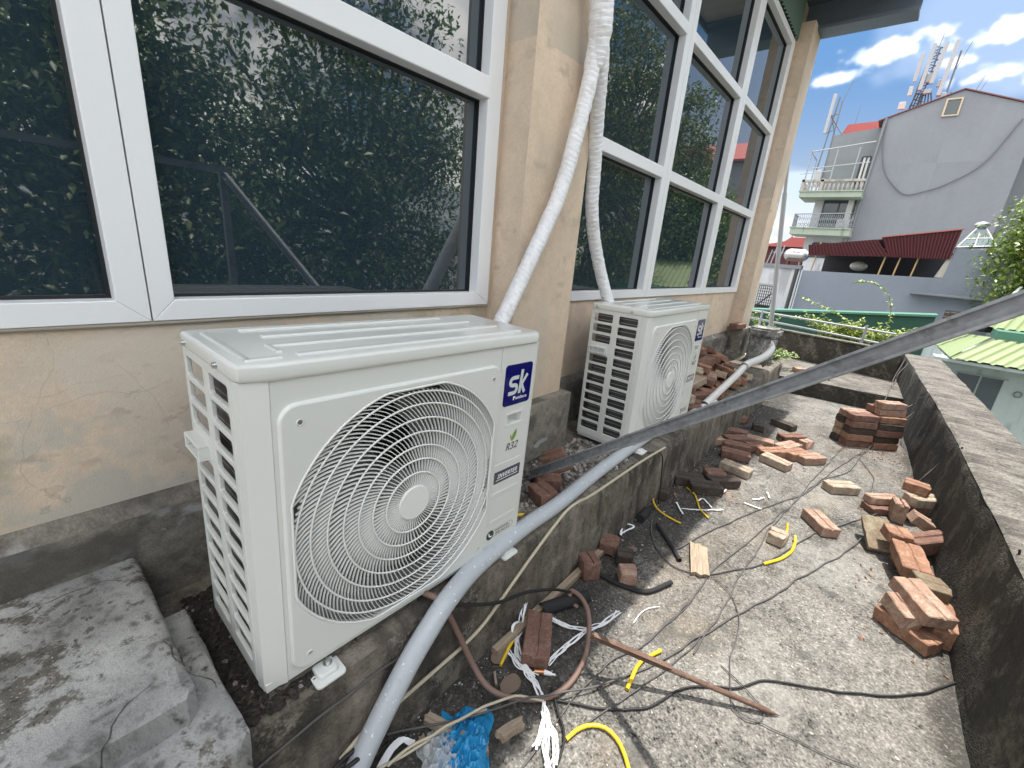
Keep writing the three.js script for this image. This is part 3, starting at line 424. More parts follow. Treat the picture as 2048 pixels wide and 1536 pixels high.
  labelMesh('phone_label', LBL.tel, 0.708, 0.848, 0.052, 0.0905, 0, F + 0.0004, CP, 'black telephone disc and number', true);
  // fan shroud
  const SH = part('fan_shroud', (() => { const s = rrect(0.06, 0.6985, 0.018, 0.69, 0.04); s.holes.push(poly(ring(R))); return clean(ext(s, 0.004, { bevelEnabled: true, bevelThickness: 0.009, bevelSize: 0.005, bevelOffset: -0.005, bevelSegments: 3, curveSegments: 10 })).translate(0, 0, F - 0.004); })(), MAT.casing, U);
  for (const [x, y] of [[0.1, 0.65], [0.662, 0.65], [0.1, 0.057], [0.662, 0.057]]) { part('screw_hole', new THREE.TorusGeometry(0.0065, 0.0018, 6, 16).translate(x, y, F + 0.0088), MAT.casing, SH); part('screw_hole', new THREE.CircleGeometry(0.006, 14).translate(x, y, F + 0.0094), MAT.bolt, SH); }
  { const l = ring(R + 0.002, -0.002), pos = [], ix = []; l.forEach(([x, y]) => pos.push(x, y, F, CX + (x - CX) * 0.94, CY + (y - CY) * 0.94, -0.05)); const n = l.length; for (let i = 0; i < n; i++) { const a = 2 * i, b = 2 * ((i + 1) % n); ix.push(a, b, a + 1, b, b + 1, a + 1); } const g = new THREE.BufferGeometry(); g.setAttribute('position', new THREE.Float32BufferAttribute(pos, 3)); g.setIndex(ix); g.computeVertexNormals(); part('fan_duct', g, MAT.fan, U); }
  // fan
  { const bl = []; for (let k = 0; k < 3; k++) { const g = new THREE.BufferGeometry(), pos = [], ix = [], n = 10, m = 8; for (let i = 0; i <= n; i++) for (let j = 0; j <= m; j++) { const r = mix(0.06, 0.295, i / n), a = k * 2.094 + 0.5 + (j / m - 0.5) * 1.5 + 0.5 * (i / n), z = -0.075 + 0.075 * (j / m) + 0.01 * Math.sin(i / n * 3); pos.push(CX + r * Math.cos(a), CY + r * Math.sin(a), z); } for (let i = 0; i < n; i++) for (let j = 0; j < m; j++) { const a = i * (m + 1) + j, b = a + m + 1; ix.push(a, b, a + 1, b, b + 1, a + 1); } g.setAttribute('position', new THREE.Float32BufferAttribute(pos, 3)); g.setIndex(ix); g.computeVertexNormals(); bl.push(g); }
    const fh = part('fan_hub', new THREE.CylinderGeometry(0.062, 0.066, 0.07, 28).rotateX(Math.PI / 2).translate(CX, CY, -0.035), MAT.fan, U); for (const g of bl) part('fan_blade', g, MAT.blade, fh); }
  // grille: hub, seven rings, swirling fins
  { const zG = (r) => F + 0.006 + 0.006 * Math.cos(r / R * 1.5), hub = part('grille_hub', new THREE.CylinderGeometry(0.047, 0.0485, 0.007, 40).rotateX(Math.PI / 2).translate(CX, CY, F + 0.0125), MAT.grille, U);
    const rings = [0.086, 0.124, 0.162, 0.2, 0.238, 0.276, 0.309]; const G = [];
    for (const r of rings) { const c = ring(r, 0.002).map(([x, y]) => V(x, y, zG(r))); const g = new THREE.TubeGeometry(new THREE.CatmullRomCurve3(c, true), 120, 0.0026, 5, true); G.push(clean(g)); }
    { const c = ring(R, 0.0).map(([x, y]) => V(x, y, F + 0.0085)); G.push(clean(new THREE.TubeGeometry(new THREE.CatmullRomCurve3(c, true, 'catmullrom', 0.1), 180, 0.0032, 5, true))); }
    const zones = [[0.045, 0.124, 68, 2], [0.124, 0.238, 102, 4], [0.238, 0.34, 136, 4]];
    const swirl = (r) => 0.62 * Math.pow(r / R, 1) + 0.9 * Math.pow(r / R, 2) * 0.35;
    const pos = [], nor = [], tri = (a, b, c) => { const N = b.clone().sub(a).cross(c.clone().sub(a)).normalize(); for (const q of [a, b, c]) { pos.push(q.x, q.y, q.z); nor.push(N.x, N.y, N.z); } };
    for (const [ra, rb, n, sg] of zones) for (let k = 0; k < n; k++) {
      const a0 = k / n * 2 * Math.PI; let prev = null;
      for (let i = 0; i <= sg; i++) { const r = mix(ra, rb, i / sg), a = a0 + swirl(r); if (r > lim(a, R) + 0.012) { break; } const rr = Math.min(r, lim(a, R)), x = CX + rr * Math.cos(a), y = CY + rr * Math.sin(a), z = zG(rr) - 0.001, tx = -Math.sin(a) * 0.00095, ty = Math.cos(a) * 0.00095; const q = [V(x - tx, y - ty, z), V(x + tx, y + ty, z), V(x + tx * 1.4, y + ty * 1.4, z - 0.006), V(x - tx * 1.4, y - ty * 1.4, z - 0.006)]; if (prev) for (let e = 0; e < 4; e++) { const f = (e + 1) % 4; tri(prev[e], q[e], q[f]); tri(prev[e], q[f], prev[f]); } prev = q; }
    }
    const g = new THREE.BufferGeometry(); g.setAttribute('position', new THREE.Float32BufferAttribute(pos, 3)); g.setAttribute('normal', new THREE.Float32BufferAttribute(nor, 3)); part('grille_fins', clean(g), MAT.grille, U); part('grille_rings', mergeGeometries(G), MAT.grille, U); }
  // lid with pressed ribs
  { const s = new THREE.Shape(); [[-0.003, -0.288], [-0.003, 0.012], [0.004, 0.032], [0.05, 0.045], [0.86, 0.045], [0.886, 0.026], [0.889, 0.01], [0.889, -0.288], [0.875, -0.299], [0.012, -0.299]].forEach(([x, z], i) => i ? s.lineTo(x, -z) : s.moveTo(x, -z)); s.closePath();
    const L = part('lid', toCreasedNormals(clean(ext(s, 0.02, { bevelEnabled: true, bevelThickness: 0.007, bevelSize: 0.007, bevelOffset: -0.007, bevelSegments: 3 })).rotateX(-Math.PI / 2).translate(0, H + 0.005, 0), 0.6), MAT.lid, U);
    const y = H + 0.032, bar = (x0, x1, z0, z1) => new RoundedBoxGeometry(x1 - x0, 0.008, z1 - z0, 3, 0.0039).translate((x0 + x1) / 2, y + 0.0002, (z0 + z1) / 2);
    part('pressed_rib', join([bar(0.022, 0.036, -0.25, 0.012), bar(0.022, 0.09, -0.002, 0.014)]), MAT.lid, L); part('pressed_rib', bar(0.12, 0.82, -0.012, 0.006), MAT.lid, L); part('pressed_rib', join([bar(0.1, 0.8, -0.098, -0.08), bar(0.094, 0.108, -0.098, -0.03)]), MAT.lid, L); part('pressed_rib', bar(0.12, 0.76, -0.188, -0.17), MAT.lid, L); part('pressed_rib', bar(0.1, 0.7, -0.262, -0.248), MAT.lid, L);
    for (const z of [-0.262, -0.06]) part('lid_screw', new THREE.CylinderGeometry(0.0055, 0.0065, 0.008, 10).rotateZ(Math.PI / 2).translate(-0.006, H + 0.012, z), MAT.bolt, L); }
  part('end_panel', rbx(0.879, 0.885, 0.01, H - 0.001, -0.295, -0.001, 0.002), MAT.casing, U);
  part('back_panel', bx(0.68, 0.879, 0.01, H, -0.294, -0.29), MAT.casing, U);
  part('base_pan', join([bx(0.006, 0.88, -0.004, 0.018, -0.29, F - 0.008)]), MAT.casing, U);
  for (const [x0, x1] of [[0.098, 0.174], [0.77, 0.846]]) {
    const s = rrect(x0, x1, -0.085, 0.03, 0.012), f = part('mounting_foot', join([ext(s, 0.004, { ...bev(0.0015) }).rotateX(-Math.PI / 2).translate(0, -0.033, 0), ext(rrect(x0 + 0.012, x1 - 0.012, -0.07, 0.03, 0.012), 0.006, { bevelEnabled: true, bevelThickness: 0.006, bevelSize: 0.006, bevelOffset: -0.006, bevelSegments: 2 }).rotateX(-Math.PI / 2).translate(0, -0.029, 0), bx(x0 + 0.004, x1 - 0.004, -0.03, -0.003, -0.29, 0.02)]), MAT.casing, U);
    part('bolt', join([new THREE.CylinderGeometry(0.011, 0.011, 0.003, 16).translate((x0 + x1) / 2 + 0.008, -0.0155, 0.042), new THREE.CylinderGeometry(0.0075, 0.0075, 0.011, 6).translate((x0 + x1) / 2 + 0.008, -0.01, 0.042)]), MAT.bolt, f);
  }
  return U;
}
{
  const a = makeUnit(); a.name = numbered('condenser_unit'); scene.add(a); tag(a, 'large white condenser unit in the foreground, nearest the camera', 'air conditioner', 'two condenser units on the ledge');
  a.position.set(0.23286, 0.4192, -0.86845); a.rotation.set(0.0105, 0.0007, -0.0143);
  const b = a.clone(); b.name = numbered('condenser_unit'); scene.add(b); b.userData = { ...a.userData, label: 'farther condenser unit behind the pilaster, crossed by the steel channel' };
  b.position.set(2.0965, 0.4189, -0.9064); b.rotation.set(-0.008, -0.016, 0.0073);
}
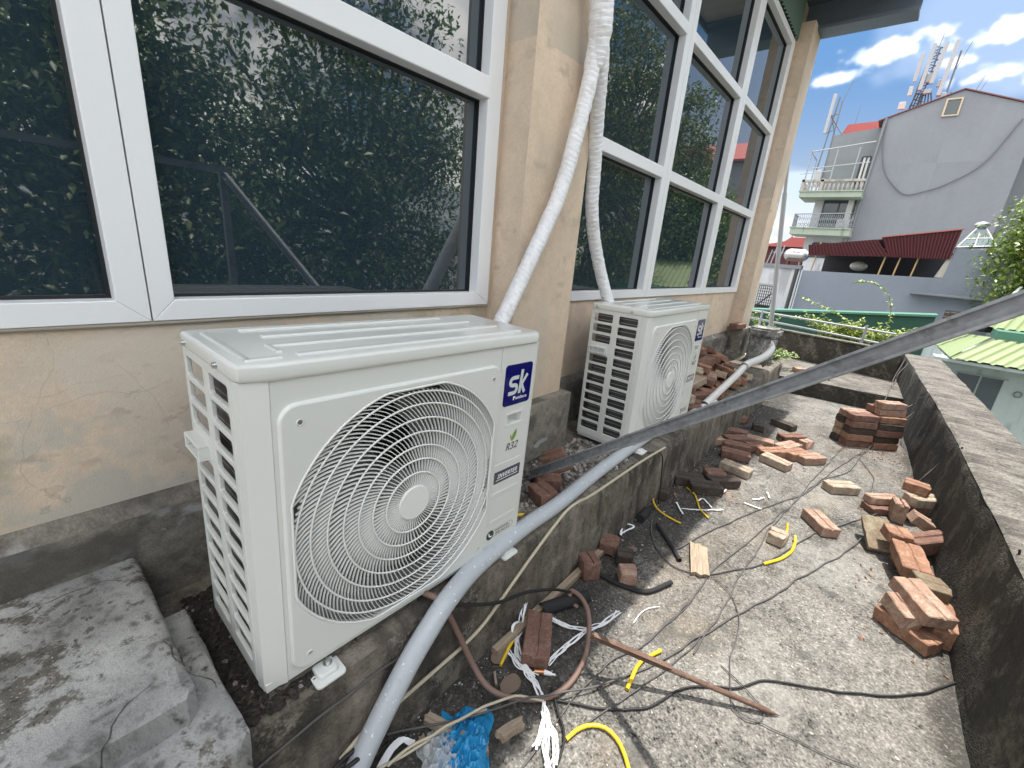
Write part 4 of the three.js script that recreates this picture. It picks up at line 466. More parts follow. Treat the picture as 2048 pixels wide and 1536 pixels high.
const D = {"wires":[[[2.25,0.55,0.588],[2.291,0.25,0.689],[2.335,0.08,0.749],[2.277,0.03,0.674],[2.174,0.006,0.602],[2.013,0.006,0.501],[1.881,0.006,0.4],[1.803,0.006,0.315],[1.704,0.006,0.189],[1.613,0.006,0.06],[1.581,0.006,0.017],[1.523,0.006,-0.02],[1.481,0.006,-0.043],[1.429,0.006,-0.097],[1.364,0.006,-0.172],[1.291,0.006,-0.207],[1.171,0.006,-0.264],[1.07,0.006,-0.359],[1.011,0.006,-0.438],[0.948,0.006,-0.537]],[[3.063,0.03,0.261],[2.718,0.006,0.157],[2.3,0.006,0.012],[2.075,0.006,-0.059],[1.886,0.006,-0.131],[1.64,0.006,-0.214],[1.457,0.006,-0.271],[1.249,0.006,-0.349],[1.001,0.03,-0.482],[0.876,0.04,-0.565],[0.762,0.05,-0.611],[0.671,0.05,-0.667],[0.519,0.04,-0.78]],[[3.834,0.2,0.475],[3.776,0.1,0.426],[3.576,0.03,0.362],[3.332,0.006,0.247],[3.029,0.006,0.104],[2.862,0.006,0.026],[2.647,0.006,-0.039],[2.445,0.006,-0.097],[2.298,0.006,-0.144],[2.162,0.006,-0.221],[2.033,0.006,-0.302],[1.966,0.006,-0.372],[1.932,0.006,-0.446],[1.983,0.006,-0.557],[2.109,0.006,-0.652],[2.25,0.006,-0.705]],[[5.377,0.3,0.439],[4.92,0.2,0.309],[4.952,0.08,0.238],[4.711,0.02,0.189],[4.473,0.006,0.153],[4.049,0.006,0.101],[3.748,0.006,-0.012],[3.535,0.006,-0.061],[3.316,0.006,-0.102],[3.109,0.006,-0.19],[2.863,0.006,-0.277],[2.651,0.006,-0.344],[2.436,0.006,-0.407],[2.272,0.006,-0.452],[2.101,0.006,-0.495],[1.894,0.006,-0.566],[1.798,0.006,-0.599]],[[4.754,0.02,0.188],[4.131,0.006,0.048],[3.644,0.006,-0.046],[3.381,0.006,-0.094],[3.093,0.006,-0.137],[2.781,0.006,-0.188],[2.496,0.006,-0.229],[2.269,0.006,-0.277],[2.094,0.006,-0.307],[2.011,0.006,-0.316],[1.901,0.006,-0.316],[1.753,0.006,-0.325],[1.644,0.006,-0.336],[1.511,0.006,-0.359],[1.38,0.006,-0.374]],[[4.649,0.006,0.029],[4.026,0.006,-0.04],[3.561,0.006,-0.09],[3.307,0.006,-0.11],[2.907,0.006,-0.155],[2.729,0.006,-0.178],[2.564,0.006,-0.184],[2.42,0.006,-0.183],[2.197,0.006,-0.196],[1.971,0.006,-0.199],[1.781,0.006,-0.202],[1.624,0.006,-0.208],[1.505,0.006,-0.215]],[[4.454,0.006,0.154],[4.203,0.006,0.231],[4.037,0.006,0.263],[3.837,0.006,0.252],[3.637,0.006,0.227],[3.502,0.006,0.248],[3.401,0.006,0.267]],[[2.009,0.006,-0.314],[1.952,0.006,-0.205],[1.863,0.006,-0.142],[1.75,0.006,-0.117],[1.598,0.006,-0.104],[1.465,0.006,-0.074],[1.402,0.006,-0.052],[1.381,0.006,-0.009],[1.397,0.006,0.04],[1.424,0.006,0.134],[1.443,0.006,0.224],[1.469,0.006,0.3],[1.494,0.006,0.369]],[[1.53,0.006,-0.122],[1.507,0.006,-0.05],[1.469,0.006,0.025],[1.442,0.006,0.046],[1.405,0.006,0.043],[1.379,0.006,0.013],[1.382,0.006,-0.047]],[[1.884,0.006,-0.316],[1.716,0.006,-0.326],[1.564,0.006,-0.349],[1.378,0.006,-0.376],[1.292,0.006,-0.419],[1.174,0.006,-0.44],[1.052,0.006,-0.456],[0.908,0.006,-0.446],[0.805,0.006,-0.448],[0.748,0.006,-0.448]],[[1.599,0.006,-0.223],[1.416,0.006,-0.256],[1.227,0.006,-0.306],[1.072,0.006,-0.355],[0.961,0.006,-0.385],[0.848,0.006,-0.404],[0.786,0.006,-0.409]],[[0.998,0.012,-0.53],[0.961,0.012,-0.485],[0.932,0.012,-0.438],[0.894,0.012,-0.405],[0.848,0.012,-0.386],[0.811,0.012,-0.378]],[[0.775,0.04,-0.622],[0.67,0.04,-0.664],[0.564,0.04,-0.692],[0.458,0.04,-0.721],[0.422,0.04,-0.73]],[[0.937,0.02,-0.518],[0.885,0.04,-0.573],[0.827,0.05,-0.597],[0.716,0.06,-0.64],[0.622,0.06,-0.673],[0.528,0.05,-0.701],[0.47,0.05,-0.706]]],"wire_r":[0.0045,0.004,0.004,0.0035,0.0035,0.0035,0.003,0.0025,0.0025,0.003,0.003,0.005,0.005,0.005],"drops":[[[7.654,0.53,0.368],[7.023,0.34,0.293],[6.448,0.2,0.264],[5.924,0.06,0.202],[5.782,0.015,0.099]],[[7.204,0.53,0.394],[7.008,0.36,0.311],[6.944,0.24,0.301],[6.498,0.02,0.276]],[[5.146,0.535,0.51],[5.299,0.45,0.44],[5.325,0.4,0.437],[5.414,0.34,0.403],[4.933,0.2,0.192],[4.887,0.15,0.153],[4.861,0.02,0.181]],[[3.575,0.535,0.552],[3.842,0.42,0.56],[3.885,0.3,0.525],[3.832,0.2,0.475]]],"yellow":[[[2.885,0.012,-0.697],[2.806,0.03,-0.762],[2.713,0.04,-0.82],[2.543,0.04,-0.82],[2.409,0.03,-0.779],[2.343,0.02,-0.712],[2.333,0.01,-0.643],[2.331,0.008,-0.572]],[[2.778,0.008,-0.698],[2.73,0.008,-0.633],[2.639,0.008,-0.579],[2.566,0.008,-0.537],[2.515,0.008,-0.473]],[[2.684,0.03,-0.057],[2.621,0.008,-0.043],[2.506,0.008,-0.053],[2.394,0.008,-0.088],[2.307,0.008,-0.136]],[[2.752,0.05,-0.109],[2.714,0.012,-0.098],[2.702,0.008,-0.098]],[[1.422,0.009,-0.313],[1.335,0.009,-0.343],[1.262,0.009,-0.349],[1.184,0.009,-0.337]],[[0.899,0.009,-0.399],[0.957,0.009,-0.389],[0.999,0.009,-0.358],[1.015,0.009,-0.312],[1.002,0.009,-0.269],[0.97,0.009,-0.23],[0.948,0.009,-0.208]],[[1.224,0.01,-0.796],[1.154,0.01,-0.767],[1.08,0.01,-0.75],[1.006,0.01,-0.729],[0.938,0.01,-0.709]]],"ycap":0,"white":[[[1.2,0.08,-0.808],[1.138,0.05,-0.776],[1.114,0.01,-0.761],[1.055,0.01,-0.732],[1.015,0.01,-0.69],[0.999,0.01,-0.648],[0.977,0.01,-0.615],[0.97,0.01,-0.578],[0.948,0.01,-0.532],[0.916,0.01,-0.494],[0.878,0.01,-0.459],[0.839,0.01,-0.43],[0.799,0.01,-0.394],[0.78,0.01,-0.377]],[[0.995,0.009,-0.714],[0.981,0.009,-0.658],[0.985,0.009,-0.621],[0.995,0.009,-0.594]],[[1.236,0.009,-0.707],[1.24,0.009,-0.65],[1.277,0.009,-0.585],[1.324,0.009,-0.55],[1.395,0.009,-0.528],[1.467,0.009,-0.519]],[[1.053,0.013,-0.589],[1.13,0.013,-0.583],[1.21,0.013,-0.575],[1.29,0.013,-0.562]],[[0.917,0.009,-0.494],[0.871,0.009,-0.467],[0.814,0.009,-0.453]],[[0.898,0.011,-0.474],[0.884,0.011,-0.44],[0.86,0.011,-0.413],[0.808,0.011,-0.382]],[[1.053,0.03,-0.756],[1.067,0.05,-0.765],[1.101,0.04,-0.766],[1.116,0.015,-0.763]],[[2.777,0.006,-0.591],[2.864,0.006,-0.497]],[[2.844,0.01,-0.506],[2.959,0.01,-0.496]],[[2.531,0.008,-0.674],[2.479,0.008,-0.636],[2.432,0.008,-0.596]],[[2.483,0.007,-0.624],[2.568,0.007,-0.533],[2.681,0.007,-0.437]],[[2.655,0.011,-0.58],[2.705,0.011,-0.569],[2.642,0.011,-0.495]],[[2.883,0.006,-0.367],[2.882,0.006,-0.324],[2.887,0.006,-0.266]],[[2.97,0.006,-0.335],[3.006,0.006,-0.308],[3.06,0.006,-0.284]],[[3.155,0.008,-0.286],[3.079,0.008,-0.258]],[[1.469,0.005,-0.449],[1.537,0.005,-0.45],[1.59,0.005,-0.436],[1.633,0.005,-0.407]],[[2.041,0.008,-0.801],[2.082,0.008,-0.78],[2.086,0.008,-0.746],[1.995,0.008,-0.762],[1.954,0.008,-0.761],[2.031,0.008,-0.791]]],"copper":[[0.684,0.41,-0.838],[0.702,0.405,-0.786],[0.743,0.32,-0.782],[0.78,0.22,-0.768],[0.808,0.11,-0.723],[0.819,0.06,-0.667],[0.849,0.035,-0.615],[0.909,0.02,-0.554],[0.973,0.016,-0.509],[1.059,0.016,-0.49],[1.17,0.02,-0.504],[1.27,0.04,-0.547],[1.334,0.06,-0.596],[1.365,0.07,-0.651],[1.367,0.07,-0.695],[1.359,0.06,-0.698],[1.347,0.04,-0.685],[1.356,0.02,-0.654]],"blackhose":[[1.355,0.07,-0.697],[1.271,0.12,-0.722],[1.158,0.17,-0.747],[1.08,0.2,-0.755],[0.945,0.25,-0.757],[0.811,0.33,-0.761],[0.75,0.37,-0.762]],"rod":[[1.151,0.155,-0.486],[1.474,0.006,0.084]],"beige":[[2.406,0.39,-0.772],[2.059,0.41,-0.772],[1.582,0.417,-0.772],[1.454,0.431,-0.772],[1.368,0.428,-0.772],[1.286,0.395,-0.772],[1.172,0.336,-0.772],[1.051,0.265,-0.772],[0.914,0.183,-0.772],[0.818,0.157,-0.772],[0.729,0.152,-0.772],[0.542,0.146,-0.772],[0.443,0.145,-0.772],[0.37,0.116,-0.772]],"ledgewire":[[0.831,0.39,-0.785],[0.727,0.361,-0.785],[0.623,0.36,-0.785],[0.598,0.296,-0.785],[0.499,0.305,-0.785],[0.411,0.3,-0.785],[0.332,0.301,-0.785],[0.238,0.291,-0.785],[0.174,0.284,-0.785]],"pvc":[[2.179,0.417,-0.884],[1.745,0.417,-0.863],[1.405,0.417,-0.834],[1.195,0.417,-0.831],[1.013,0.412,-0.823],[0.854,0.416,-0.8],[0.717,0.411,-0.765],[0.631,0.368,-0.75],[0.56,0.305,-0.745],[0.486,0.214,-0.742],[0.432,0.135,-0.742],[0.387,0.062,-0.742]],"pvcwire":[[0.751,0.319,-0.784],[0.796,0.312,-0.792],[0.9,0.244,-0.796]],"pvcwire2":[[0.522,0.197,-0.738],[0.494,0.171,-0.734],[0.454,0.141,-0.735],[0.418,0.135,-0.751],[0.384,0.133,-0.758],[0.362,0.121,-0.763],[0.345,0.115,-0.764]],"pvcwire3":[[0.458,0.145,-0.732],[0.435,0.137,-0.731],[0.406,0.133,-0.731],[0.372,0.127,-0.737],[0.356,0.124,-0.739]],"trunk":[[1.736,2.532,-1.17],[1.757,2.463,-1.17],[1.767,2.402,-1.17],[1.778,2.323,-1.17],[1.786,2.24,-1.17],[1.782,2.168,-1.17]],"brA":[[1.777,2.204,-1.185],[1.772,2.131,-1.185],[1.75,2.033,-1.185],[1.713,1.893,-1.185],[1.679,1.77,-1.185],[1.625,1.634,-1.185],[1.565,1.527,-1.185],[1.484,1.39,-1.185],[1.41,1.266,-1.185],[1.337,1.145,-1.185],[1.3,1.089,-1.185]],"brB":[[1.826,2.218,-1.175],[1.857,2.157,-1.19],[1.921,2.023,-1.22],[1.981,1.848,-1.24],[2.022,1.673,-1.25],[2.092,1.51,-1.25],[2.176,1.359,-1.24],[2.254,1.224,-1.22],[2.301,1.125,-1.2]],"bar":[[1.487,0.415,-1.074],[1.174,1.417,0.179]],"ledge_y":0.385,"bricks":[{"a":[4.447,0.06,-0.895],"b":[4.554,0.06,-0.767],"w":0.1,"h":0.06,"t":1,"roll":0,"L":0.166,"label":"reddish brick lying crosswise by the ledge, farthest back of the ledge scatter"},{"a":[4.212,0.08,-0.881],"b":[3.849,0.08,-0.806],"w":0.06,"h":0.08,"t":1,"roll":0,"L":0.371,"label":"brick standing on edge against the ledge at the back of the scatter"},{"a":[4.063,0.06,-0.822],"b":[4.107,0.06,-0.649],"w":0.1,"h":0.06,"t":1,"roll":0,"L":0.179,"label":"dusty red brick in the shade, just below the upright one at the ledge"},{"a":[4.422,0.06,-0.657],"b":[4.444,0.06,-0.567],"w":0.09,"h":0.06,"t":2,"roll":0,"L":0.093,"label":"small dark broken brick alone in the far shadow"},{"a":[4.763,0.06,-0.534],"b":[4.709,0.06,-0.384],"w":0.1,"h":0.06,"t":2,"roll":0,"L":0.159,"label":"dark brick with pale top farthest along the sunlit deck edge"},{"a":[3.835,0.06,-0.747],"b":[4.003,0.06,-0.599],"w":0.1,"h":0.06,"t":1,"roll":0,"L":0.224,"label":"red brick lying across in the shaded middle of the scatter"},{"a":[4.038,0.06,-0.61],"b":[4.057,0.06,-0.444],"w":0.1,"h":0.06,"t":0,"roll":0,"L":0.166,"label":"brick half in sun pointing away beside the shaded red ones"},{"a":[4.306,0.06,-0.422],"b":[4.501,0.06,-0.261],"w":0.1,"h":0.06,"t":1,"roll":0,"L":0.253,"label":"brick showing two round holes at its end, in the sun"},{"a":[4.371,0.06,-0.247],"b":[4.336,0.06,-0.184],"w":0.11,"h":0.06,"t":0,"roll":0,"L":0.071,"label":"short pale half brick, rearmost of the sunlit cluster"},{"a":[4.005,0.06,-0.367],"b":[4.23,0.06,-0.284],"w":0.11,"h":0.06,"t":0,"roll":0,"L":0.239,"label":"pinkish brick lying slanted in the sunlit cluster behind the long ones"},{"a":[3.715,0.06,-0.834],"b":[3.793,0.06,-0.754],"w":0.1,"h":0.06,"t":0,"roll":0,"L":0.113,"label":"pale half brick nearest the ledge foot in the dirt"},{"a":[3.726,0.06,-0.723],"b":[3.778,0.06,-0.55],"w":0.1,"h":0.06,"t":1,"roll":0,"L":0.181,"label":"long dusky brick in the shade, third up from the scatter front"},{"a":[3.827,0.06,-0.57],"b":[3.92,0.06,-0.482],"w":0.09,"h":0.06,"t":1,"roll":0,"L":0.128,"label":"half brick touching the shadow line between long bricks"},{"a":[3.781,0.06,-0.469],"b":[3.976,0.06,-0.325],"w":0.1,"h":0.06,"t":3,"roll":0,"L":0.242,"label":"orange-topped brick on the shadow line, resting on its neighbour"},{"a":[3.925,0.06,-0.296],"b":[4.089,0.06,-0.206],"w":0.11,"h":0.06,"t":3,"roll":0,"L":0.187,"label":"orange half brick in full sun in the middle of the cluster"},{"a":[3.952,0.06,-0.198],"b":[4.07,0.06,-0.107],"w":0.11,"h":0.06,"t":0,"roll":0,"L":0.149,"label":"pale half brick at the right front of the sunlit cluster"},{"a":[3.724,0.06,-0.42],"b":[3.678,0.06,-0.261],"w":0.1,"h":0.06,"t":4,"roll":0,"L":0.166,"label":"cream long brick lying diagonally at the front of the sunlit cluster"},{"a":[3.548,0.06,-0.685],"b":[3.593,0.06,-0.518],"w":0.1,"h":0.06,"t":1,"roll":0,"L":0.173,"label":"brown brick half buried in dirt at the front of the shaded row"},{"a":[3.318,0.06,-0.606],"b":[3.297,0.06,-0.45],"w":0.1,"h":0.06,"t":4,"roll":0,"L":0.157,"label":"brick with pale grooved top straddling the shadow edge"},{"a":[3.013,0.075,-0.654],"b":[3.092,0.075,-0.547],"w":0.1,"h":0.06,"t":1,"roll":0,"L":0.133,"label":"broken reddish brick end lying on the dark bricks in the shade"},{"a":[2.798,0.06,-0.791],"b":[2.906,0.06,-0.644],"w":0.1,"h":0.06,"t":2,"roll":0,"L":0.182,"label":"blackened flat brick at the ledge beside the yellow cable"},{"a":[2.936,0.065,-0.611],"b":[3.085,0.065,-0.476],"w":0.1,"h":0.06,"t":2,"roll":0,"L":0.201,"label":"blackened brick in the shade pointing to the sun patch"},{"a":[2.778,0.06,-0.67],"b":[2.885,0.06,-0.528],"w":0.1,"h":0.06,"t":2,"roll":0,"L":0.177,"label":"blackened brick nearest the yellow cable loop"},{"a":[2.522,0.06,-0.8],"b":[2.55,0.06,-0.725],"w":0.09,"h":0.06,"t":2,"roll":0,"L":0.08,"label":"black broken brick lump inside the yellow cable loop"},{"a":[3.569,0.06,0.031],"b":[3.67,0.06,0.135],"w":0.1,"h":0.06,"t":4,"roll":0,"L":0.145,"label":"small cream half brick alone in the middle of the sunlit deck"},{"a":[3.016,0.06,-0.013],"b":[2.899,0.06,0.077],"w":0.1,"h":0.06,"t":0,"roll":0,"L":0.147,"label":"pink full brick alone on the sunlit deck near the leaning pile"},{"a":[2.585,0.06,-0.164],"b":[2.584,0.06,-0.078],"w":0.1,"h":0.06,"t":4,"roll":0,"L":0.086,"label":"cream half brick alone beside the short yellow cable"},{"a":[1.177,0.065,-0.718],"b":[1.028,0.065,-0.625],"w":0.1,"h":0.06,"t":1,"roll":0,"L":0.175,"label":"red-brown brick lying in the litter below the first unit"},{"a":[1.787,0.075,-0.785],"b":[1.816,0.075,-0.704],"w":0.1,"h":0.06,"t":1,"roll":0,"L":0.086,"label":"dusky brick leaning up against the ledge foot, largest of four"},{"a":[1.59,0.1,-0.759],"b":[1.552,0.1,-0.7],"w":0.08,"h":0.1,"t":1,"roll":0,"L":0.07,"label":"chipped brick stump standing closest to the ledge pipe"},{"a":[1.762,0.07,-0.675],"b":[1.799,0.07,-0.616],"w":0.07,"h":0.06,"t":2,"roll":0,"L":0.07,"label":"small brick stump in shade beside the leaning brick"},{"a":[1.652,0.07,-0.609],"b":[1.704,0.07,-0.549],"w":0.08,"h":0.06,"t":0,"roll":0,"L":0.08,"label":"pale broken brick end lying on the shadow edge"},{"a":[1.559,0.52,-1.028],"b":[1.594,0.55,-0.979],"w":0.1,"h":0.09,"t":1,"roll":0,"L":0.068,"label":"red brick standing on end by the pilaster base, partly behind the steel channel"},{"a":[1.401,0.45,-0.934],"b":[1.39,0.45,-0.894],"w":0.09,"h":0.06,"t":1,"roll":0,"L":0.042,"label":"pale-topped brick on the ledge nearest the first unit"},{"a":[1.482,0.45,-0.995],"b":[1.53,0.45,-0.934],"w":0.08,"h":0.06,"t":1,"roll":0,"L":0.078,"label":"pale-topped broken brick on the ledge touching the channel underside"},{"a":[3.603,0.235,0.381],"b":[3.595,0.235,0.509],"w":0.1,"h":0.06,"t":3,"roll":0,"L":0.128,"label":"hollow orange brick lying on top of the back of the parapet pile"},{"a":[3.51,0.175,0.431],"b":[3.623,0.175,0.554],"w":0.1,"h":0.06,"t":4,"roll":0,"L":0.166,"label":"pale-topped brick under the orange hollow one, long side forward"},{"a":[3.51,0.115,0.422],"b":[3.633,0.115,0.567],"w":0.1,"h":0.06,"t":1,"roll":0,"L":0.19,"label":"brick under the pale-topped one at the back of the parapet pile"},{"a":[3.55,0.055,0.457],"b":[3.654,0.055,0.585],"w":0.1,"h":0.06,"t":1,"roll":0,"L":0.165,"label":"bottom brick at the back of the parapet pile"},{"a":[3.49,0.1,0.245],"b":[3.597,0.1,0.356],"w":0.07,"h":0.05,"t":0,"roll":0,"L":0.154,"label":"pinkish brick on a split one left of the parapet pile back"},{"a":[3.461,0.048,0.256],"b":[3.563,0.048,0.37],"w":0.1,"h":0.045,"t":1,"roll":0,"L":0.153,"label":"lower split brick left of the parapet pile back"},{"a":[3.505,0.13,0.376],"b":[3.404,0.13,0.395],"w":0.07,"h":0.13,"t":0,"roll":0,"L":0.103,"label":"brick standing upright at the left of the parapet pile back"},{"a":[3.265,0.17,0.441],"b":[3.286,0.13,0.53],"w":0.1,"h":0.06,"t":0,"roll":0,"L":0.1,"label":"tilted brick with wet dark patches in the middle of the parapet pile"},{"a":[3.017,0.12,0.434],"b":[3.118,0.15,0.543],"w":0.1,"h":0.09,"t":1,"roll":0,"L":0.151,"label":"dark brick below the patchy tilted one, jutting toward the parapet"},{"a":[3.088,0.13,0.262],"b":[2.905,0.04,0.324],"w":0.13,"h":0.025,"t":5,"roll":0,"L":0.213,"label":"thin yellowish split brick leaning flat at the pile edge"},{"a":[2.976,0.17,0.345],"b":[2.88,0.165,0.379],"w":0.11,"h":0.06,"t":3,"roll":0,"L":0.102,"label":"orange brick end at the head of the long leaning brick"},{"a":[2.896,0.155,0.386],"b":[2.607,0.13,0.448],"w":0.12,"h":0.06,"t":3,"roll":0,"L":0.297,"label":"long grooved brick leaning through the middle of the parapet pile"},{"a":[2.891,0.085,0.401],"b":[2.688,0.07,0.476],"w":0.1,"h":0.06,"t":1,"roll":0,"L":0.217,"label":"brick lying under the long leaning grooved brick"},{"a":[2.523,0.155,0.435],"b":[2.557,0.15,0.542],"w":0.13,"h":0.05,"t":5,"roll":0,"L":0.112,"label":"grey weathered brick lying crosswise behind the big pink one"},{"a":[2.4,0.19,0.386],"b":[2.266,0.17,0.487],"w":0.12,"h":0.06,"t":0,"roll":0,"L":0.169,"label":"big pink grooved brick on top of the front of the parapet pile"},{"a":[2.324,0.145,0.351],"b":[2.226,0.12,0.433],"w":0.075,"h":0.07,"t":0,"roll":0,"L":0.129,"label":"pink brick set on edge at the left front of the parapet pile"},{"a":[2.316,0.065,0.356],"b":[2.236,0.065,0.476],"w":0.1,"h":0.06,"t":3,"roll":0,"L":0.144,"label":"brick on the deck under the left front of the parapet pile"},{"a":[2.489,0.1,0.509],"b":[2.299,0.1,0.538],"w":0.1,"h":0.1,"t":3,"roll":0,"L":0.192,"label":"orange brick on the deck at the foot of the pile, nearest the parapet"}],"stack":[[4.695,0.0,0.047],[4.858,0.0,0.269],[5.06,0.0,0.496]],"elbow":[[3.764,0.514,-0.83],[4.076,0.558,-0.83],[4.308,0.601,-0.83]],"elbow2":[[4.257,0.599,-0.83],[4.418,0.611,-0.82],[4.721,0.613,-0.8],[4.982,0.633,-0.79],[5.122,0.674,-0.79],[5.132,0.711,-0.81],[5.082,0.739,-0.83]]};
// ---------- wrapped refrigerant pipes ----------
function wrapped(pts, r, seed, r1 = r, tail = 0) {
  const c = curve(pts), L = c.getLength(), n = Math.round(L / 0.006), m = 28, fr = c.computeFrenetFrames(n), pos = [], uv = [], ix = [];
  for (let i = 0; i <= n; i++) { const p = c.getPointAt(i / n), s = L * i / n; for (let j = 0; j <= m; j++) { const a = j / m * 2 * Math.PI; const w = ((s / 0.045 + a / 6.283 * 1.0 + 0.6 * fbm(s * 9, a, 2, seed)) % 1 + 1) % 1; const rr = mix(r, r1, i / n) * (tail && L - s < tail ? 0.35 + 0.65 * Math.sqrt(Math.max(0, L - s) / tail) : 1) * (1 + 0.03 * (1 - w) + 0.13 * (fbm(s * 75 + Math.cos(a) * 1.6, Math.sin(a) * 1.6 + s * 12, 3, seed) - 0.5) + 0.06 * (fbm(s * 7, a * 0.3 + 3, 2, seed + 4) - 0.5)); const N = fr.normals[i], B = fr.binormals[i]; pos.push(p.x + rr * (Math.cos(a) * N.x + Math.sin(a) * B.x), p.y + rr * (Math.cos(a) * N.y + Math.sin(a) * B.y), p.z + rr * (Math.cos(a) * N.z + Math.sin(a) * B.z)); uv.push(j / m, s); } }
  for (let i = 0; i < n; i++) for (let j = 0; j < m; j++) { const a = i * (m + 1) + j, b = a + m + 1; ix.push(a, a + 1, b, b, a + 1, b + 1); }
  const g = new THREE.BufferGeometry(); g.setAttribute('position', new THREE.Float32BufferAttribute(pos, 3)); g.setAttribute('uv', new THREE.Float32BufferAttribute(uv, 2)); g.setIndex(ix); g.computeVertexNormals(); return g;
}
{
  const T = thing('wrapped_pipe', 'white tape-wrapped refrigerant pipes forking down in front of the pilaster', 'pipe');
  const top = D.trunk[0], up = [[top[0] - 0.03, 4.05, top[2]], [top[0] - 0.01, 3.2, top[2]], ...D.trunk];
  part('trunk', wrapped(up, 0.05, 3, 0.047, 0.14), MAT.tape, T);
  part('branch', wrapped([[1.775, 2.3, -1.172], ...D.brA, [1.2, 0.98, -1.19], [1.09, 0.86, -1.2]], 0.033, 5, 0.031), MAT.tape, T, 'branch slanting left to the nearer unit');
  part('branch', wrapped([[1.79, 2.3, -1.172], ...D.brB, [2.36, 0.98, -1.2], [2.42, 0.85, -1.21]], 0.033, 7, 0.031), MAT.tape, T, 'branch bending right to the farther unit');
}
// ---------- drain pipes ----------
{
  const c = D.pvc, g = tube([[2.6, 0.417, -0.9], ...c, [0.34, 0.03, -0.735], [0.28, 0.03, -0.73]], 0.031, 220, 20); const u = g.attributes.uv; for (let i = 0; i < u.count; i++) u.setXY(i, u.getX(i) * 3.4, u.getY(i) * 0.6);
  const T = thing('drain_pipe', 'paint-spattered grey plastic pipe lying along the ledge and bending down to the deck', 'pipe'); part('pipe_body', clean(g), MAT.pvc, T);
}
{
  const T = thing('drain_pipe', 'white plastic pipe beside the brick heap with an elbow at the stone post', 'pipe');
  part('pipe_body', tube([[3.3, 0.44, -0.84], ...D.elbow], 0.028, 40, 16), MAT.pvcWhite, T);
  part('elbow', tube(D.elbow2, 0.034, 50, 16), MAT.pvcWhite, T);
  part('pipe_end', tube([[3.05, 0.418, -0.845], [3.3, 0.42, -0.84], [3.5, 0.425, -0.83]], 0.03, 20, 14), MAT.pvcWhite, T);
}
// ---------- steel channel leaning across ----------
{
  const [s, e] = D.bar, A = V(...s), B = V(...e), d = B.clone().sub(A).normalize(), L = 2.135;
  const x = d.clone().cross(V(-0.5, 0.35, 0.3)).normalize(), y = d.clone().cross(x).normalize();
  const sec = [[-0.026, 0.014], [-0.026, -0.014], [0.026, -0.014], [0.026, 0.014], [0.018, 0.014], [0.018, 0.0125], [0.0245, 0.0125], [0.0245, -0.0125], [-0.0245, -0.0125], [-0.0245, 0.0125], [-0.018, 0.0125], [-0.018, 0.014]];
  const g = uvm(ext(poly(sec.map(([a, b]) => [a * 0.76, -b * 0.8])), L)); g.applyMatrix4(new THREE.Matrix4().makeBasis(x, y, d)); g.translate(A.x, A.y, A.z);
  const T = thing('steel_channel', 'long grey galvanised steel channel leaning diagonally across the deck', 'steel channel'); part('channel_body', g, MAT.zinc, T);
}
{ // metal frame standing on the parapet behind the camera; the windows mirror it
  const T = thing('metal_frame', 'plain steel rail and posts on the parapet, seen mirrored in the left window', 'metal frame');
  part('post', uvm(bx(1.065, 1.105, 0.52, 1.77, 0.602, 0.64)), MAT.zinc, T); part('rail', uvm(bx(-2.2, 1.12, 1.735, 1.77, 0.565, 0.6)), MAT.zinc, T); part('post', uvm(bx(-1.9, -1.86, 0.52, 1.77, 0.602, 0.64)), MAT.zinc, T);
}
// ---------- bricks ----------
function brickGeo(L, w, h, seed, holes) {
  const r = rngOf(seed), q = h * 0.07, gw = w * 0.07, gd = h * 0.1;
  const s = poly([[-w / 2 + q, 0], [w / 2 - q, 0], [w / 2, q], [w / 2, h - q], [w / 2 - q, h], [gw, h], [gw * 0.4, h - gd], [-gw * 0.4, h - gd], [-gw, h], [-w / 2 + q, h], [-w / 2, h - q], [-w / 2, q]]);
  if (holes) for (const k of [-1, 1]) { const c = new THREE.Path(); c.absarc(k * w * 0.23, h * 0.48, h * 0.2, 0, 2 * Math.PI); s.holes.push(c); }
  let g = ext(s, L, { steps: L > 0.13 ? 7 : 4, bevelEnabled: true, bevelThickness: 0.004, bevelSize: 0.004, bevelOffset: -0.004, bevelSegments: 1, curveSegments: 5 }); g = clean(g).translate(0, 0, -L / 2);
  g.deleteAttribute('normal'); g.deleteAttribute('uv'); g = mergeVertices(g, 1e-4); const p = g.attributes.position, cx = r() * 9, brk = L < 0.15;
  for (let i = 0; i < p.count; i++) { let x = p.getX(i), y = p.getY(i), z = p.getZ(i); const n = fbm(x * 30 + cx, z * 22 + y * 30, 3, seed & 255) - 0.5; let k = 0.011 * n; x += k; y += y > 0.003 ? 0.011 * (fbm(z * 28 + cx, x * 30, 3, 7) - 0.5) : 0; z += 0.01 * (fbm(x * 30 + cx, y * 40, 2, 13) - 0.5); if (brk && z > L / 2 - 0.012) z -= 0.035 * fbm(x * 34 + cx, y * 40, 2, 11); if (Math.abs(Math.abs(z) - L / 2) < 0.02 && Math.abs(x) > w * 0.4 && n > 0.1) { x *= 0.93; z *= 0.97; } p.setXYZ(i, x, y, z); }
  return uvm(toCreasedNormals(g, 0.5), r() * 3, r() * 3);
}
const brickG = {};
